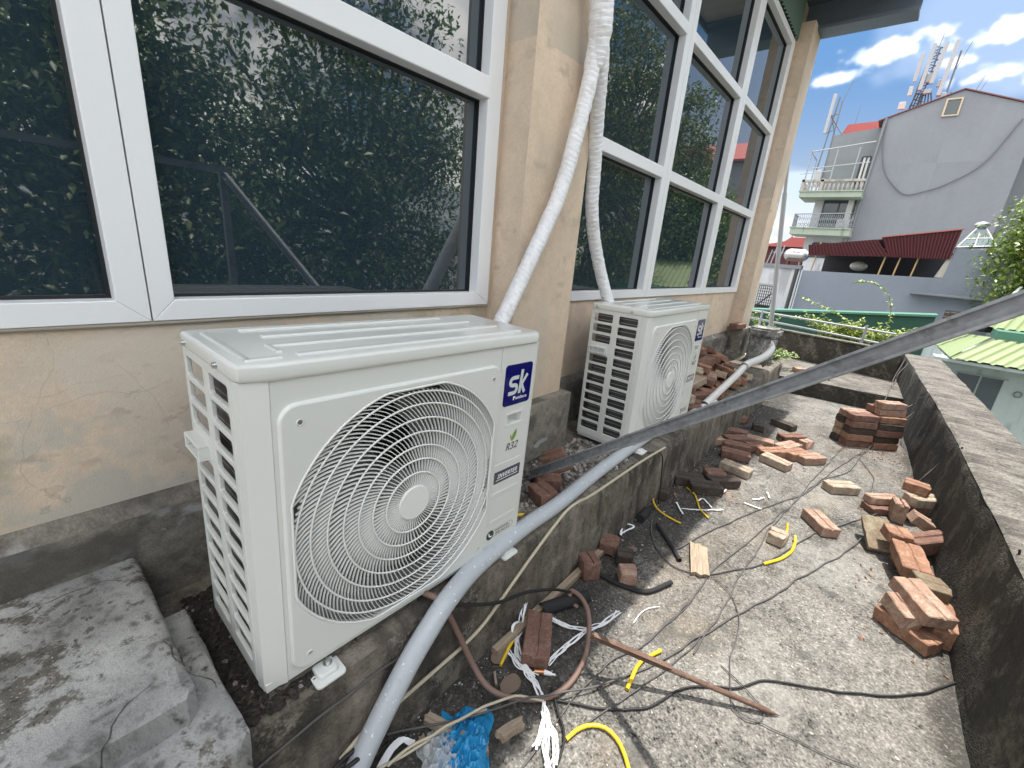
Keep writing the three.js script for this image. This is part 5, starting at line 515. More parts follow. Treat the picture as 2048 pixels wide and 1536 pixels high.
{
  D.bricks.forEach((b, i) => {
    const A = V(...b.a), B = V(...b.b), d = B.clone().sub(A), onLedge = i >= 32 && i <= 34; let L = d.length() + 0.006; L = clamp(L, 0.085, 0.225); if (L > 0.15 && L < 0.2) L = 0.2; if (onLedge) L = Math.max(L, 0.12);
    const c = A.clone().add(B).multiplyScalar(0.5); d.normalize(); const x = V(0, 1, 0).cross(d).normalize(), y = d.clone().cross(x); c.addScaledVector(y, -b.h);
    const o = single('brick', brickGeo(L, b.w, b.h, 500 + i * 13, i === 7 || i === 35), BRICK[b.t], b.label, 'brick', onLedge ? 'bricks on the ledge' : i > 34 ? 'bricks piled against the parapet' : 'bricks scattered on the deck');
    o.matrixAutoUpdate = true; o.quaternion.setFromRotationMatrix(new THREE.Matrix4().makeBasis(x, y, d)); o.position.copy(c); if (o.position.y < 0.003) o.position.y = 0.003;
  });
  const V3 = [0, 1, 2, 3, 4, 5].map((k) => brickGeo(0.215 + 0.004 * (k % 3), 0.1, 0.058, 900 + k * 7)), put = (p, yaw, pitch, roll, t, label, group, k) => { const o = single('brick', V3[k % 6], BRICK[t], label, 'brick', group); o.position.set(...p); o.rotation.order = 'YXZ'; o.rotation.set(pitch, yaw, roll); return o; };
  // squared stack beside the parapet: two columns
  const r = rngOf(31), [s0, s1, s2] = D.stack, yaw = Math.atan2(s2[0] - s0[0], s2[2] - s0[2]); const nth = ['bottom', 'second', 'third', 'fourth', 'fifth', 'sixth', 'seventh'];
  const dir = V(Math.sin(yaw), 0, Math.cos(yaw)), back = V(Math.cos(yaw), 0, -Math.sin(yaw));
  for (const [col, n, off] of [['left', 5, 0.11], ['right', 7, 0.345]]) for (let k = 0; k < n; k++) {
    const c = V(s0[0], 0, s0[2]).addScaledVector(dir, off + 0.014 * (r() - 0.5)).addScaledVector(back, 0.06 + 0.02 * (r() - 0.5) + (k > 4 && col === 'right' ? 0.05 : 0));
    put([c.x, 0.002 + k * 0.0605, c.z], yaw + 0.06 * (r() - 0.5), 0, 0, k > n - 3 ? (col === 'right' ? 0 : 1) : [1, 1, 1, 2, 3][Math.floor(r() * 5)], `${nth[k]} brick up in the ${col} column of the squared stack at the parapet`, 'bricks stacked square by the parapet', k);
  }
  for (const [col, n, off] of [['left', 5, 0.11], ['right', 6, 0.345]]) for (let k = 0; k < n; k++) { const c = V(s0[0], 0, s0[2]).addScaledVector(dir, off + 0.012 * (r() - 0.5)).addScaledVector(back, 0.17 + 0.012 * (r() - 0.5)); put([c.x, 0.002 + k * 0.0605, c.z], yaw + 0.05 * (r() - 0.5), 0, 0, [1, 2, 1, 0][Math.floor(r() * 4)], `${nth[k]} brick up in the row behind the ${col} column of the square stack`, 'bricks stacked square by the parapet', k + 2); }
  // heap on the ledge past the second unit: three courses, tumbled
  const hp = rngOf(8), ord = ['first', 'second', 'third', 'fourth', 'fifth', 'sixth', 'seventh', 'eighth', 'ninth', 'tenth', 'eleventh', 'twelfth'];
  for (const [lay, row, x0, x1, n, z, y, tilt] of [['bottom', 'front', 3.05, 4.75, 10, -0.93, LY + 0.006, 0.1], ['bottom', 'back', 3.0, 4.95, 10, -1.13, LY + 0.006, 0.1], ['middle', 'front', 3.1, 4.6, 8, -1.0, LY + 0.085, 0.55], ['middle', 'back', 3.05, 4.8, 9, -1.2, LY + 0.095, 0.5], ['top', 'back', 3.15, 4.6, 7, -1.14, LY + 0.175, 0.7], ['uppermost', 'wall', 3.2, 4.45, 5, -1.25, LY + 0.25, 0.6]])
    for (let k = 0; k < n; k++) { const t = [1, 1, 3, 3, 0, 1, 4][Math.floor(hp() * 7)]; put([mix(x0, x1, (k + 0.5) / n) + 0.05 * (hp() - 0.5), y + 0.02 * hp(), z + 0.06 * (hp() - 0.5)], hp() * 6.28, (hp() - 0.5) * tilt, (hp() - 0.5) * tilt, t, `${ord[k]} brick from the farther unit in the ${lay} layer, ${row} side of the ledge heap`, 'heap of bricks on the ledge', k); }
  put([5.62, 0.76, -1.27], 1.35, 0, 0, 1, 'single brick laid on the base of the far pilaster', 'bricks on ledges', 2);
  put([6.75, 0.197, -0.62], 0.5, 0, 0, 0, 'grooved brick lying on the far step, nearer the stone post', 'bricks on the far step', 1);
  put([6.62, 0.197, -0.42], 0.25, 0, 0, 4, 'grooved brick lying on the far step, nearer the middle', 'bricks on the far step', 3);
}
// ---------- stone post at the end of the ledge ----------
{
  const T = thing('stone_post', 'stubby whitewashed stone post with a broken cap at the ledge end', 'post'); const fit = (g) => uvm(g, 0.3, 0.2);
  part('shaft', fit(worn(5.74, 6.0, LY - 0.02, 0.7, -1.14, -0.88, 0.025, 0.018, 0.02, 321, 16)), MAT.stone, T); part('cap', fit(worn(5.7, 6.03, 0.695, 0.8, -1.17, -0.85, 0.025, 0.024, 0.04, 325, 12)), MAT.stone, T);
}
// ---------- cables, offcuts and litter on the deck ----------
const wireLabels = ['thick dark cable curving from the parapet across the front of the deck', 'grey cable running from the brick pile to the drain pipe', 'dark cable looping round the weathered board', 'thin wire from the parapet to the yellow loop', 'thin wire passing beside the weathered board to the lower edge', 'thin wire crossing straight toward the camera past the board', 'short kinked wire beside the single pale half brick', 'thin wire wandering over the rusty rod to the bottom corner', 'short bent wire lying across the rod tip', 'dark wire crossing the yellow offcut by the rod', 'dark wire running beneath the rod to the lower edge', 'short black cable by the frayed white strips', 'pale flex lying over the blue bag', 'pale flex over the timber strips by the drain pipe'];
D.wires.forEach((w, i) => single('cable', tube(kink(w, 0.008, 600 + i), D.wire_r[i] * 0.85, undefined, 6), i > 11 ? MAT.beige : i === 0 || i === 11 ? MAT.black : MAT.wire, wireLabels[i], 'cable', 'cables strewn over the deck'));
['wire hanging off the far end of the parapet, left of two', 'wire hanging off the far end of the parapet, right of two', 'wire hanging from the parapet over the squared brick stack', 'wire hanging from the parapet over the orange hollow brick'].forEach((l, i) => single('cable', tube(D.drops[i], 0.004, undefined, 6), MAT.wire, l, 'cable', 'cables hanging from the parapet'));
['long yellow cable looped by the blackened bricks', 'short wavy yellow cable inside the white scraps', 'thick bent yellow cable beside the cream half brick', 'short yellow stub touching the cream half brick', 'short yellow offcut crossed by the rusty rod', 'bowed yellow offcut at the bottom of the deck', 'yellow cable stripe lying in the dirt left of the brown brick'].forEach((l, i) => single('yellow_cable', tube(kink(D.yellow[i], 0.006, 700 + i), [0.005, 0.005, 0.0075, 0.007, 0.007, 0.0065, 0.006][i], undefined, 8), MAT.yellow, l, 'cable', 'yellow cable offcuts'));
function kink(pts, amp, seed) { const c = curve(pts), n = Math.max(4, Math.round(c.getLength() / 0.045)), o = []; for (let i = 0; i <= n; i++) { const p = c.getPointAt(i / n), e = i && i < n ? 1 : 0; o.push([p.x + e * amp * 2 * (fbm(i * 0.45, 1, 3, seed) - 0.5), Math.max(pts === 0 ? 0 : 0.004, p.y + e * amp * 0.5 * fbm(i * 0.7, 5, 2, seed + 1)), p.z + e * amp * 2 * (fbm(i * 0.45, 9, 3, seed + 2) - 0.5)]); } return o; }
function ribbon(pts, w, seed) { const c = curve(pts), L = c.getLength(), n = Math.max(6, Math.round(L / 0.012)), pos = [], ix = []; for (let i = 0; i <= n; i++) { const p = c.getPointAt(i / n), t = c.getTangentAt(i / n), s = V(-t.z, 0, t.x).normalize(), tw = (fbm(i * 0.3, 1, 2, seed) - 0.5) * 2.2; for (const k of [-1, 0, 1]) pos.push(p.x + s.x * w * k * Math.cos(tw), p.y + 0.003 + Math.abs(w * k * Math.sin(tw)) + (k ? 0 : 0.002), p.z + s.z * w * k * Math.cos(tw)); } for (let i = 0; i < n; i++) for (let k = 0; k < 2; k++) { const a = i * 3 + k, b = a + 3; ix.push(a, b, a + 1, b, b + 1, a + 1); } const g = new THREE.BufferGeometry(); g.setAttribute('position', new THREE.Float32BufferAttribute(pos, 3)); g.setIndex(ix); g.computeVertexNormals(); return clean(g); }
const whiteLabels = ['long white strip trailing from the ledge to the bottom edge', 'short frayed white strip ending at the bulb-like fitting', 'white strip curving behind the copper loop', 'frayed white strip slanting right of the brown brick', 'splayed end of the white strip, left tail', 'splayed end of the white strip, right tail', 'small hooked white strip above the yellow stripe', 'straight white scrap by the blackened bricks', 'tiny white scrap joined to the straight scrap', 'white scrap pointing down beside the yellow loop', 'long white scrap across the short yellow cable', 'bent white scrap above the long scrap', 'white scrap lying in the sun right of the yellow cable', 'curved white scrap in the sun', 'tiny white scrap alone in the sun', 'thin curved white thread left of the white strips', 'crumpled white ribbon loop at the ledge foot'];
D.white.forEach((w, i) => single('plastic_strip', i < 6 ? mergeGeometries([0, 1, 2, 3, 4].map((e) => ribbon(w.map(([x, y, z], k) => [x + 0.009 * Math.sin(k * (1.1 + 0.3 * e) + i + e * 2.2), y + 0.0015 * e, z + 0.009 * Math.cos(k * (1.3 + 0.25 * e) + e)]), 0.0022 + 0.0006 * (e % 3), i + 40 * e))) : ribbon(w, i === 15 ? 0.002 : 0.0055, i), MAT.white, whiteLabels[i], 'plastic strip', 'white plastic scraps on the deck'));
single('copper_pipe', tube(D.copper, 0.0095, 160, 12), MAT.copperPipe, 'brown sheathed copper pipe sweeping in a big loop below the nearer unit', 'pipe');
single('cable', tube(D.blackhose, 0.006, 60, 8), MAT.black, 'black cable from the copper loop up to the ledge', 'cable', 'cables on the ledge');
single('cable', tube(D.beige, 0.006, 200, 8), MAT.beige, 'pale beige cord slung along the face of the ledge', 'cable', 'cables on the ledge');
single('cable', tube(D.ledgewire, 0.0035, 120, 6), MAT.wire, 'thin dark wire pinned along the ledge face below the nearer unit', 'cable', 'cables on the ledge');
single('cable', tube(D.pvcwire2, 0.006, 60, 8), MAT.black, 'black wire draped over the lower drain pipe, upper strand', 'cable', 'cables on the ledge');
single('cable', tube(D.pvcwire3, 0.006, 60, 8), MAT.black, 'black wire draped over the lower drain pipe, lower strand', 'cable', 'cables on the ledge');
single('cable', tube([[1.18, 0.62, -0.98], [1.185, 0.55, -0.95], [1.17, 0.46, -0.93], [1.15, 0.39, -0.9]], 0.004, 30, 6), MAT.black, 'black wire dropping from the steel channel beside the nearer unit', 'cable', 'cables on the ledge');
single('cable', tube([[2.22, 0.4, -0.81], [2.33, 0.375, -0.76], [2.38, 0.22, -0.75], [2.4, 0.02, -0.74]], 0.0035, 40, 6), MAT.black, 'thin black wire hanging below the foot of the farther unit', 'cable', 'cables on the ledge');
single('yellow_cable', tube([[1.17, LY + 0.008, -0.96], [1.25, LY + 0.008, -0.9]], 0.008, 8, 8), MAT.yellow, 'yellow stub on the ledge beside the nearer unit', 'cable', 'yellow cable offcuts');
{ // rusty rod
  const [a, b] = D.rod, T = thing('rusty_rod', 'long rusty steel rod with a slotted end propped over the deck', 'steel rod'); const A = V(...a), B = V(...b), m = A.clone().lerp(B, 0.42);
  part('shaft', uvm(rod(m.toArray(), B.clone().lerp(A, 0.06).toArray(), 0.0095, 10)), MAT.rust, T); part('point', uvm(rod(B.clone().lerp(A, 0.062).toArray(), B.toArray(), 0.009, 10, 0.001)), MAT.rust, T); part('slotted_flat', uvm(join([barBox(a, m.toArray(), 0.004, 0.024), barBox(A.clone().add(V(0.006, 0.008, 0.008)).toArray(), m.clone().add(V(0.006, 0.008, 0.008)).toArray(), 0.02, 0.004)])), MAT.rust, T);
}
single('foam_tube', tube([[1.225, 0.032, -0.745], [1.33, 0.032, -0.7], [1.43, 0.032, -0.65]], 0.026, 30, 16), MAT.foam, 'black foam pipe insulation lying behind the brown brick', 'foam tube');
single('foam_tube', tube([[2.0, 0.011, -0.455], [2.08, 0.011, -0.53], [2.15, 0.011, -0.6], [2.2, 0.02, -0.66]], 0.011, 30, 10), MAT.foam, 'black rubber hose piece lying on the shadow edge by the yellow loop', 'foam tube');
single('foam_tube', tube([[1.61, 0.011, -0.69], [1.615, 0.011, -0.62], [1.63, 0.011, -0.555], [1.675, 0.011, -0.48], [1.81, 0.014, -0.425]], 0.011, 30, 10), MAT.foam, 'curved black rubber hose piece on the shadow line', 'foam tube');
single('spool', rod([2.16, 0.027, -0.745], [2.27, 0.027, -0.755], 0.025, 18), MAT.foam, 'small black plastic spool beside the ledge foot', 'spool');
{ const T = thing('bulb_fitting', 'small copper and white fitting lying among the white strips', 'fitting'); const A = V(1.004, 0.013, -0.606), B = V(1.026, 0.013, -0.58), C = V(1.04, 0.012, -0.556); part('copper_sleeve', rod(A.toArray(), B.toArray(), 0.009, 14), MAT.copper, T); part('white_tip', join([rod(B.toArray(), C.toArray(), 0.0095, 14, 0.006), rod(C.toArray(), [1.047, 0.012, -0.545], 0.0035, 8)]), MAT.white, T); }
// timber strips and board
function plank(a, b, w, h, seed) { const A = V(...a), B = V(...b), L = A.distanceTo(B); let g = new THREE.BoxGeometry(w, h, L, 4, 1, 12); g = mergeVertices(clean(g).deleteAttribute('normal').deleteAttribute('uv'), 1e-4); const p = g.attributes.position; for (let i = 0; i < p.count; i++) { const x = p.getX(i), z = p.getZ(i); if (Math.abs(z) > L / 2 - 0.02) p.setZ(i, z - Math.sign(z) * 0.035 * fbm(x * 90, 1, 2, seed)); p.setX(i, x + 0.006 * (fbm(z * 14, x * 20, 2, seed) - 0.5)); p.setY(i, p.getY(i) + 0.004 * (fbm(z * 9, 2, 2, seed) - 0.5)); } const t = uvm(toCreasedNormals(g, 0.5)); t.applyMatrix4(new THREE.Matrix4().lookAt(B, A, V(0, 1, 0))); return t.translate((A.x + B.x) / 2, (A.y + B.y) / 2, (A.z + B.z) / 2); }
[[[2.2, 0.016, -0.43], [1.95, 0.014, -0.34], 0.085, 0.016, 'weathered splintered board lying in the sun'],
 [[0.625, 0.03, -0.76], [0.7, 0.028, -0.525], 0.03, 0.024, 'split timber batten lying by the blue bag, upper'],
 [[0.655, 0.012, -0.72], [0.715, 0.014, -0.55], 0.02, 0.014, 'thin dark timber strip under the batten'],
 [[0.724, 0.05, -0.54], [0.845, 0.03, -0.515], 0.03, 0.022, 'pale timber stub pointing to the sunlit deck'],
 [[1.83, 0.02, -0.765], [0.94, 0.018, -0.755], 0.03, 0.026, 'long grey batten lying along the foot of the ledge'],
 [[0.605, 0.01, -0.745], [0.57, 0.012, -0.64], 0.016, 0.012, 'dark timber splinter left of the blue bag'],
 [[0.915, 0.012, -0.72], [0.86, 0.012, -0.655], 0.008, 0.008, 'short thin splinter in the black dirt']].forEach(([a, b, w, h, l], i) => single('timber_strip', plank(a, b, w, h, 60 + i), MAT.wood, l, 'timber', 'timber offcuts on the deck'));
{ // crumpled bags
  const bag = (cx, cz, rx, rz, h, seed, yaw) => { const g = new THREE.PlaneGeometry(2, 2, 70, 64), p = g.attributes.position; for (let i = 0; i < p.count; i++) { const u = p.getX(i), v = p.getY(i), e = Math.max(0, 1 - (u * u + v * v) * 0.75), f = 1 + 0.35 * (fbm(u * 1.5 + 3, v * 1.5, 2, seed) - 0.5) * 2; const rid = 1 - Math.abs(2 * fbm(u * 3.2 + 9, v * 3.2, 4, seed + 2) - 1); const x = u * rx * f, z = v * rz * f; p.setXYZ(i, x * Math.cos(yaw) + z * Math.sin(yaw), 0.006 + h * (0.75 * rid * rid * e + 0.2 * e), -x * Math.sin(yaw) + z * Math.cos(yaw)); } g.computeVertexNormals(); return g.translate(cx, 0, cz); };
  single('plastic_bag', bag(0.655, -0.6, 0.12, 0.075, 0.075, 71, 0.75), new THREE.MeshPhysicalMaterial({ color: rgb(0.02, 0.3, 0.62), roughness: 0.25, side: THREE.DoubleSide, transmission: 0.25, thickness: 0 }), 'crumpled blue plastic bag in the bottom corner litter', 'plastic bag');
  single('plastic_bag', bag(0.6, -0.615, 0.08, 0.07, 0.07, 74, 1.1), new THREE.MeshPhysicalMaterial({ color: rgb(0.8, 0.85, 0.87), roughness: 0.2, side: THREE.DoubleSide, transmission: 0.6, thickness: 0 }), 'clear crumpled film beside the blue bag', 'plastic bag');
  single('plastic_strip', mergeGeometries([ribbon([[0.44, 0.015, -0.7], [0.455, 0.02, -0.725], [0.485, 0.03, -0.735], [0.51, 0.035, -0.74], [0.535, 0.04, -0.735], [0.565, 0.02, -0.71]], 0.011, 91)]), MAT.white, 'crumpled white wrapping strip beside the foot of the drain pipe', 'plastic strip', 'white plastic scraps on the deck');
}
{ // grit, leaves and mortar crumbs
  const r = rngOf(404), stuff = (name, geo, m, n, place, label, cat, col) => { const o = new THREE.InstancedMesh(geo, m, n); o.name = numbered(name); const d = new THREE.Object3D(), c = new THREE.Color(); for (let i = 0; i < n; i++) { place(d); d.updateMatrix(); o.setMatrixAt(i, d.matrix); if (col) { col(c); o.setColorAt(i, c); } } o.castShadow = o.receiveShadow = true; o.userData.kind = 'stuff'; tag(o, label, cat); scene.add(o); return o; };
  const chip = rough(new THREE.IcosahedronGeometry(1, 0), 0.3, 0.8, 5); chip.computeVertexNormals(); const chipG = toCreasedNormals(chip, 0.3);
  const leaf = new THREE.BufferGeometry(); leaf.setAttribute('position', new THREE.Float32BufferAttribute([-1, 0, 0, 0, 0.12, -0.36, 0, 0.12, 0.36, 1, 0.05, 0], 3)); leaf.setIndex([0, 2, 1, 1, 2, 3]); leaf.computeVertexNormals();
  const ground = (d, x0, x1, z0, z1, pw) => { const x = mix(x0, x1, r()), t = Math.pow(r(), pw); d.position.set(x, 0.002, mix(z0, z1, t)); };
  stuff('dirt', chipG, M(1, 1, 1, 0.95), 9000, (d) => { ground(d, 0.2, 5.6, -0.775, -0.5, 2.2); const s = 0.0012 + 0.0045 * r() * r() * r(); d.scale.set(s * (1 + r()), s * 0.6, s * (1 + r())); d.rotation.set(r() * 0.5, r() * 6, r() * 0.5); }, 'black silt and crumbs along the foot of the ledge', 'dirt', (c) => { const k = r(); k > 0.93 ? c.setRGB(0.5, 0.48, 0.45) : c.setRGB(0.03 + 0.05 * k, 0.028 + 0.045 * k, 0.024 + 0.035 * k); });
  stuff('grit', chipG, M(1, 1, 1, 0.95), 1500, (d) => { ground(d, 0.6, 6.1, -0.5, 0.53, 1); const s = 0.0012 + 0.0035 * r() * r(); d.scale.set(s * (1 + r()), s * 0.6, s * (1 + r())); d.rotation.set(0, r() * 6, 0); }, 'fine grit scattered over the sunlit deck', 'grit', (c) => { const k = 0.1 + 0.4 * r(); c.setRGB(k, k * 0.9, k * 0.8); });
  stuff('rubble', chipG, M(1, 1, 1, 0.95), 7000, (d) => { const a = r() < 0.5; d.position.set(a ? mix(0.19, 0.36, r()) : mix(1.14, 2.1, r()), LY + 0.002, a ? mix(-1.3, -0.815, r()) : mix(-1.34, -0.84, r())); if (!a && d.position.x > 1.42 && d.position.z < -1.18) d.position.z = -1.1 + 0.2 * r(); const s = a ? 0.002 + 0.008 * Math.pow(r(), 3) : 0.002 + 0.01 * Math.pow(r(), 4); stuff.a = a; d.scale.set(s * (1 + r()), s * 0.7, s * (1 + r())); d.rotation.set(r(), r() * 6, r()); d.userData = a; }, 'crumbled mortar and dirt lying on the ledge round the units', 'rubble', (c) => { const k = r(); stuff.a ? (k > 0.95 ? c.setRGB(0.3, 0.28, 0.26) : c.setRGB(0.02 + 0.03 * k, 0.018 + 0.025 * k, 0.016 + 0.02 * k)) : k > 0.35 ? c.setRGB(0.42 * k, 0.4 * k, 0.37 * k) : c.setRGB(0.08, 0.07, 0.06); });
  stuff('brick_crumbs', chipG, M(1, 1, 1, 0.95), 1500, (d) => { const k = Math.floor(r() * 4), P4 = [[3.6, 4.6, -0.78, -0.15], [2.1, 3.7, 0.2, 0.54], [4.55, 5.1, -0.02, 0.46], [2.6, 3.3, -0.76, -0.42]][k]; d.position.set(mix(P4[0], P4[1], r()), 0.002, mix(P4[2], P4[3], r())); const s = 0.0015 + 0.006 * Math.pow(r(), 4); d.scale.set(s * (1 + r()), s * 0.7, s * (1 + r())); d.rotation.set(r(), r() * 6, r()); }, 'red brick crumbs and dust around the piles', 'crumbs', (c) => { const k = 0.5 + 0.7 * r(); c.setRGB(0.34 * k, 0.19 * k, 0.13 * k); });
  stuff('leaf_litter', leaf, M(1, 1, 1, 0.9), 420, (d) => { const a = r() < 0.55; d.position.set(a ? mix(0.19, 0.32, r()) : mix(0.5, 2.6, r()), a ? LY + 0.006 + 0.015 * r() : 0.006, a ? mix(-1.28, -0.82, r()) : mix(-0.77, -0.5, r() * r())); const s = 0.004 + 0.008 * r(); d.scale.set(s, s, s); d.rotation.set((r() - 0.5) * 1.2, r() * 6, (r() - 0.5) * 1.2); }, 'dry leaf litter in the dark corners of the ledge', 'leaves', (c) => { const k = 0.4 + 0.8 * r(); c.setRGB(0.06 * k, 0.048 * k, 0.036 * k); });
  [[0.962, -0.735, 0.03], [0.91, -0.637, 0.034], [1.9, -0.66, 0.02]].forEach(([x, z, s], i) => single('dry_leaf', (() => { const g = new THREE.CircleGeometry(s, 18).scale(1.25, 0.9, 1).rotateX(-Math.PI / 2); const p = g.attributes.position; for (let k = 0; k < p.count; k++) p.setY(k, 0.006 + 0.012 * fbm(p.getX(k) * 60, p.getZ(k) * 60, 2, 9 + i)); g.computeVertexNormals(); return g.translate(x, 0, z); })(), M(0.17, 0.13, 0.1, 0.9), ['round grey dry leaf by the yellow stripe', 'round brown dry leaf below the white fitting', 'small dry leaf by the ledge foot'][i], 'leaf'));
  // weeds by the pole
  const lf = new THREE.BufferGeometry(); lf.setAttribute('position', new THREE.Float32BufferAttribute([0, 0, 0, 0.5, 0.08, -0.2, 0.5, 0.08, 0.2, 1, -0.1, 0], 3)); lf.setIndex([0, 2, 1, 1, 2, 3]); lf.computeVertexNormals();
  const leafM = new THREE.MeshPhysicalMaterial({ color: rgb(0.2, 0.3, 0.04), roughness: 0.6, side: THREE.DoubleSide, transmission: 0.35, thickness: 0 });
  function weed(name, label, cat, stems, size, seed, m = leafM) { const q = rngOf(seed), T = thing(name, label, cat); const lg = [], sg = []; for (const s of stems) { const c = curve(s), L = c.getLength(), n = Math.round(L / (size * 0.42)); sg.push(clean(new THREE.TubeGeometry(c, 14, size * 0.07, 5))); for (let i = 1; i <= n; i++) { const p = c.getPointAt(i / n); for (let e = 0; e < 2; e++) { const g = lf.clone().scale(size * (0.6 + 0.7 * q()), size, size * (0.7 + 0.6 * q())); g.rotateZ((q() - 0.3) * 1.2).rotateY(q() * 6.28); lg.push(clean(g.translate(p.x, p.y, p.z))); } } } part('stem', mergeGeometries(sg), M(0.12, 0.17, 0.05, 0.8), T); part('foliage', mergeGeometries(lg), m, T); return T; }
  globalThis.weed_ = weed;
  const st = []; { const q = rngOf(15); for (let i = 0; i < 14; i++) { const a = q() * 6.28, l = 0.16 + 0.2 * q(); st.push([[6.72, 0.2, -1.0], [6.72 + 0.4 * l * Math.cos(a), 0.25 + 0.5 * l, -1.0 + 0.5 * l * Math.sin(a)], [6.72 + 0.9 * l * Math.cos(a), 0.2 + l * (0.5 + 0.6 * q()), -1.0 + l * 1.2 * Math.sin(a)]]); } }
  weed('weed', 'bright green weed growing at the foot of the steel pole', 'plant', st, 0.07, 19);
  const gs = []; { const q = rngOf(16); for (let i = 0; i < 12; i++) { const a = q() * 6.28, l = 0.1 + 0.14 * q(); gs.push([[5.35, 0.42, -0.86], [5.35 + 0.4 * l * Math.cos(a), 0.42 + 0.7 * l, -0.86 + 0.4 * l * Math.sin(a)], [5.35 + l * Math.cos(a), 0.42 + l * 0.6, -0.86 + l * Math.sin(a)]]); } }
  { const T = thing('grass_tuft', 'thin grey-green grass tuft beside the white pipe elbow', 'grass'); part('blades', mergeGeometries(gs.map((s) => clean(tube(s, 0.0035, 10, 4)))), M(0.14, 0.2, 0.12, 0.8), T); }
}
{ const T = thing('steel_pole', 'slim galvanised pole rising beside the far pilaster', 'pole'); part('shaft', rod([6.9, 0.19, -1.07], [6.9, 2.42, -1.385], 0.028, 12), MAT.railing, T); part('top_cap', rod([6.9, 2.41, -1.383], [6.9, 2.9, -1.45], 0.02, 10), MAT.railing, T); }
// ---------- neighbouring roofs and buildings ----------
const WT = (g, m, n, T, l) => part(n, uvm(g), m, T, l);
function corrug(a, b, c, d, n, amp, m, name, T) { // sheet a-b (top edge) to d-c (bottom edge) with n ribs across
  const A = V(...a), B = V(...b), C = V(...c), Dd = V(...d), N = B.clone().sub(A).cross(Dd.clone().sub(A)).normalize(), pos = [], ix = [], k = n * 6; for (let i = 0; i <= k; i++) { const t = i / k, w = Math.max(0, Math.sin(t * n * 6.283)) * amp; for (const p of [A.clone().lerp(B, t), Dd.clone().lerp(C, t)]) { p.addScaledVector(N, w); pos.push(p.x, p.y, p.z); } } for (let i = 0; i < k; i++) ix.push(2 * i, 2 * i + 1, 2 * i + 2, 2 * i + 1, 2 * i + 3, 2 * i + 2); const g = new THREE.BufferGeometry(); g.setAttribute('position', new THREE.Float32BufferAttribute(pos, 3)); g.setIndex(ix); g.computeVertexNormals(); return part(name, clean(g), m, T);
}
{ // tall grey house with the gable end
  const T = thing('gable_house', 'tall grey house with a blank gable wall and red roof edge', 'building');
  WT(prismX([[-2.5, -8], [2.78, -8], [2.78, 9.0], [0.12, 9.98], [-2.5, 9.05]], 30, 44), MAT.greyWall, 'wall', T);
  const rf = (z0, y0, z1, y1) => { const g = prismX([[z0, y0], [z1, y1], [z1, y1 + 0.045], [z0, y0 + 0.045]], 29.93, 44); WT(g, M(0.2, 0.075, 0.065, 0.7), 'roof', T); }; rf(-2.7, 8.99, 0.12, 10.0); rf(0.12, 10.0, 3.0, 8.94);
  const w = WT(bx(29.97, 30.02, 9.0, 9.62, -0.33, 0.12), MAT.winGlass, 'window', T); WT(join([bx(29.93, 29.99, 8.95, 9.0, -0.4, 0.18), bx(29.93, 29.99, 9.62, 9.68, -0.4, 0.18), bx(29.93, 29.99, 9.0, 9.62, -0.4, -0.33), bx(29.93, 29.99, 9.0, 9.62, 0.12, 0.18)]), M(0.55, 0.45, 0.32, 0.8), 'frame', w);
  part('downpipe', tube([[29.93, 9.1, -2.4], [29.93, 7.6, -2.42], [29.93, 6.0, -2.45], [29.93, 3, -2.46]], 0.045, 30, 6), MAT.greyWall2, T);
  part('hanging_cable', tube([[29.94, 8.9, -2.35], [29.94, 7.9, -2.25], [29.94, 6.7, -1.85], [29.94, 5.9, -1.2], [29.94, 5.6, -0.7], [29.94, 5.75, -0.1], [29.94, 6.05, 0.6], [29.94, 6.9, 1.6], [29.94, 8.6, 2.3]], 0.025, 80, 5), M(0.14, 0.15, 0.16, 0.8), T);
}
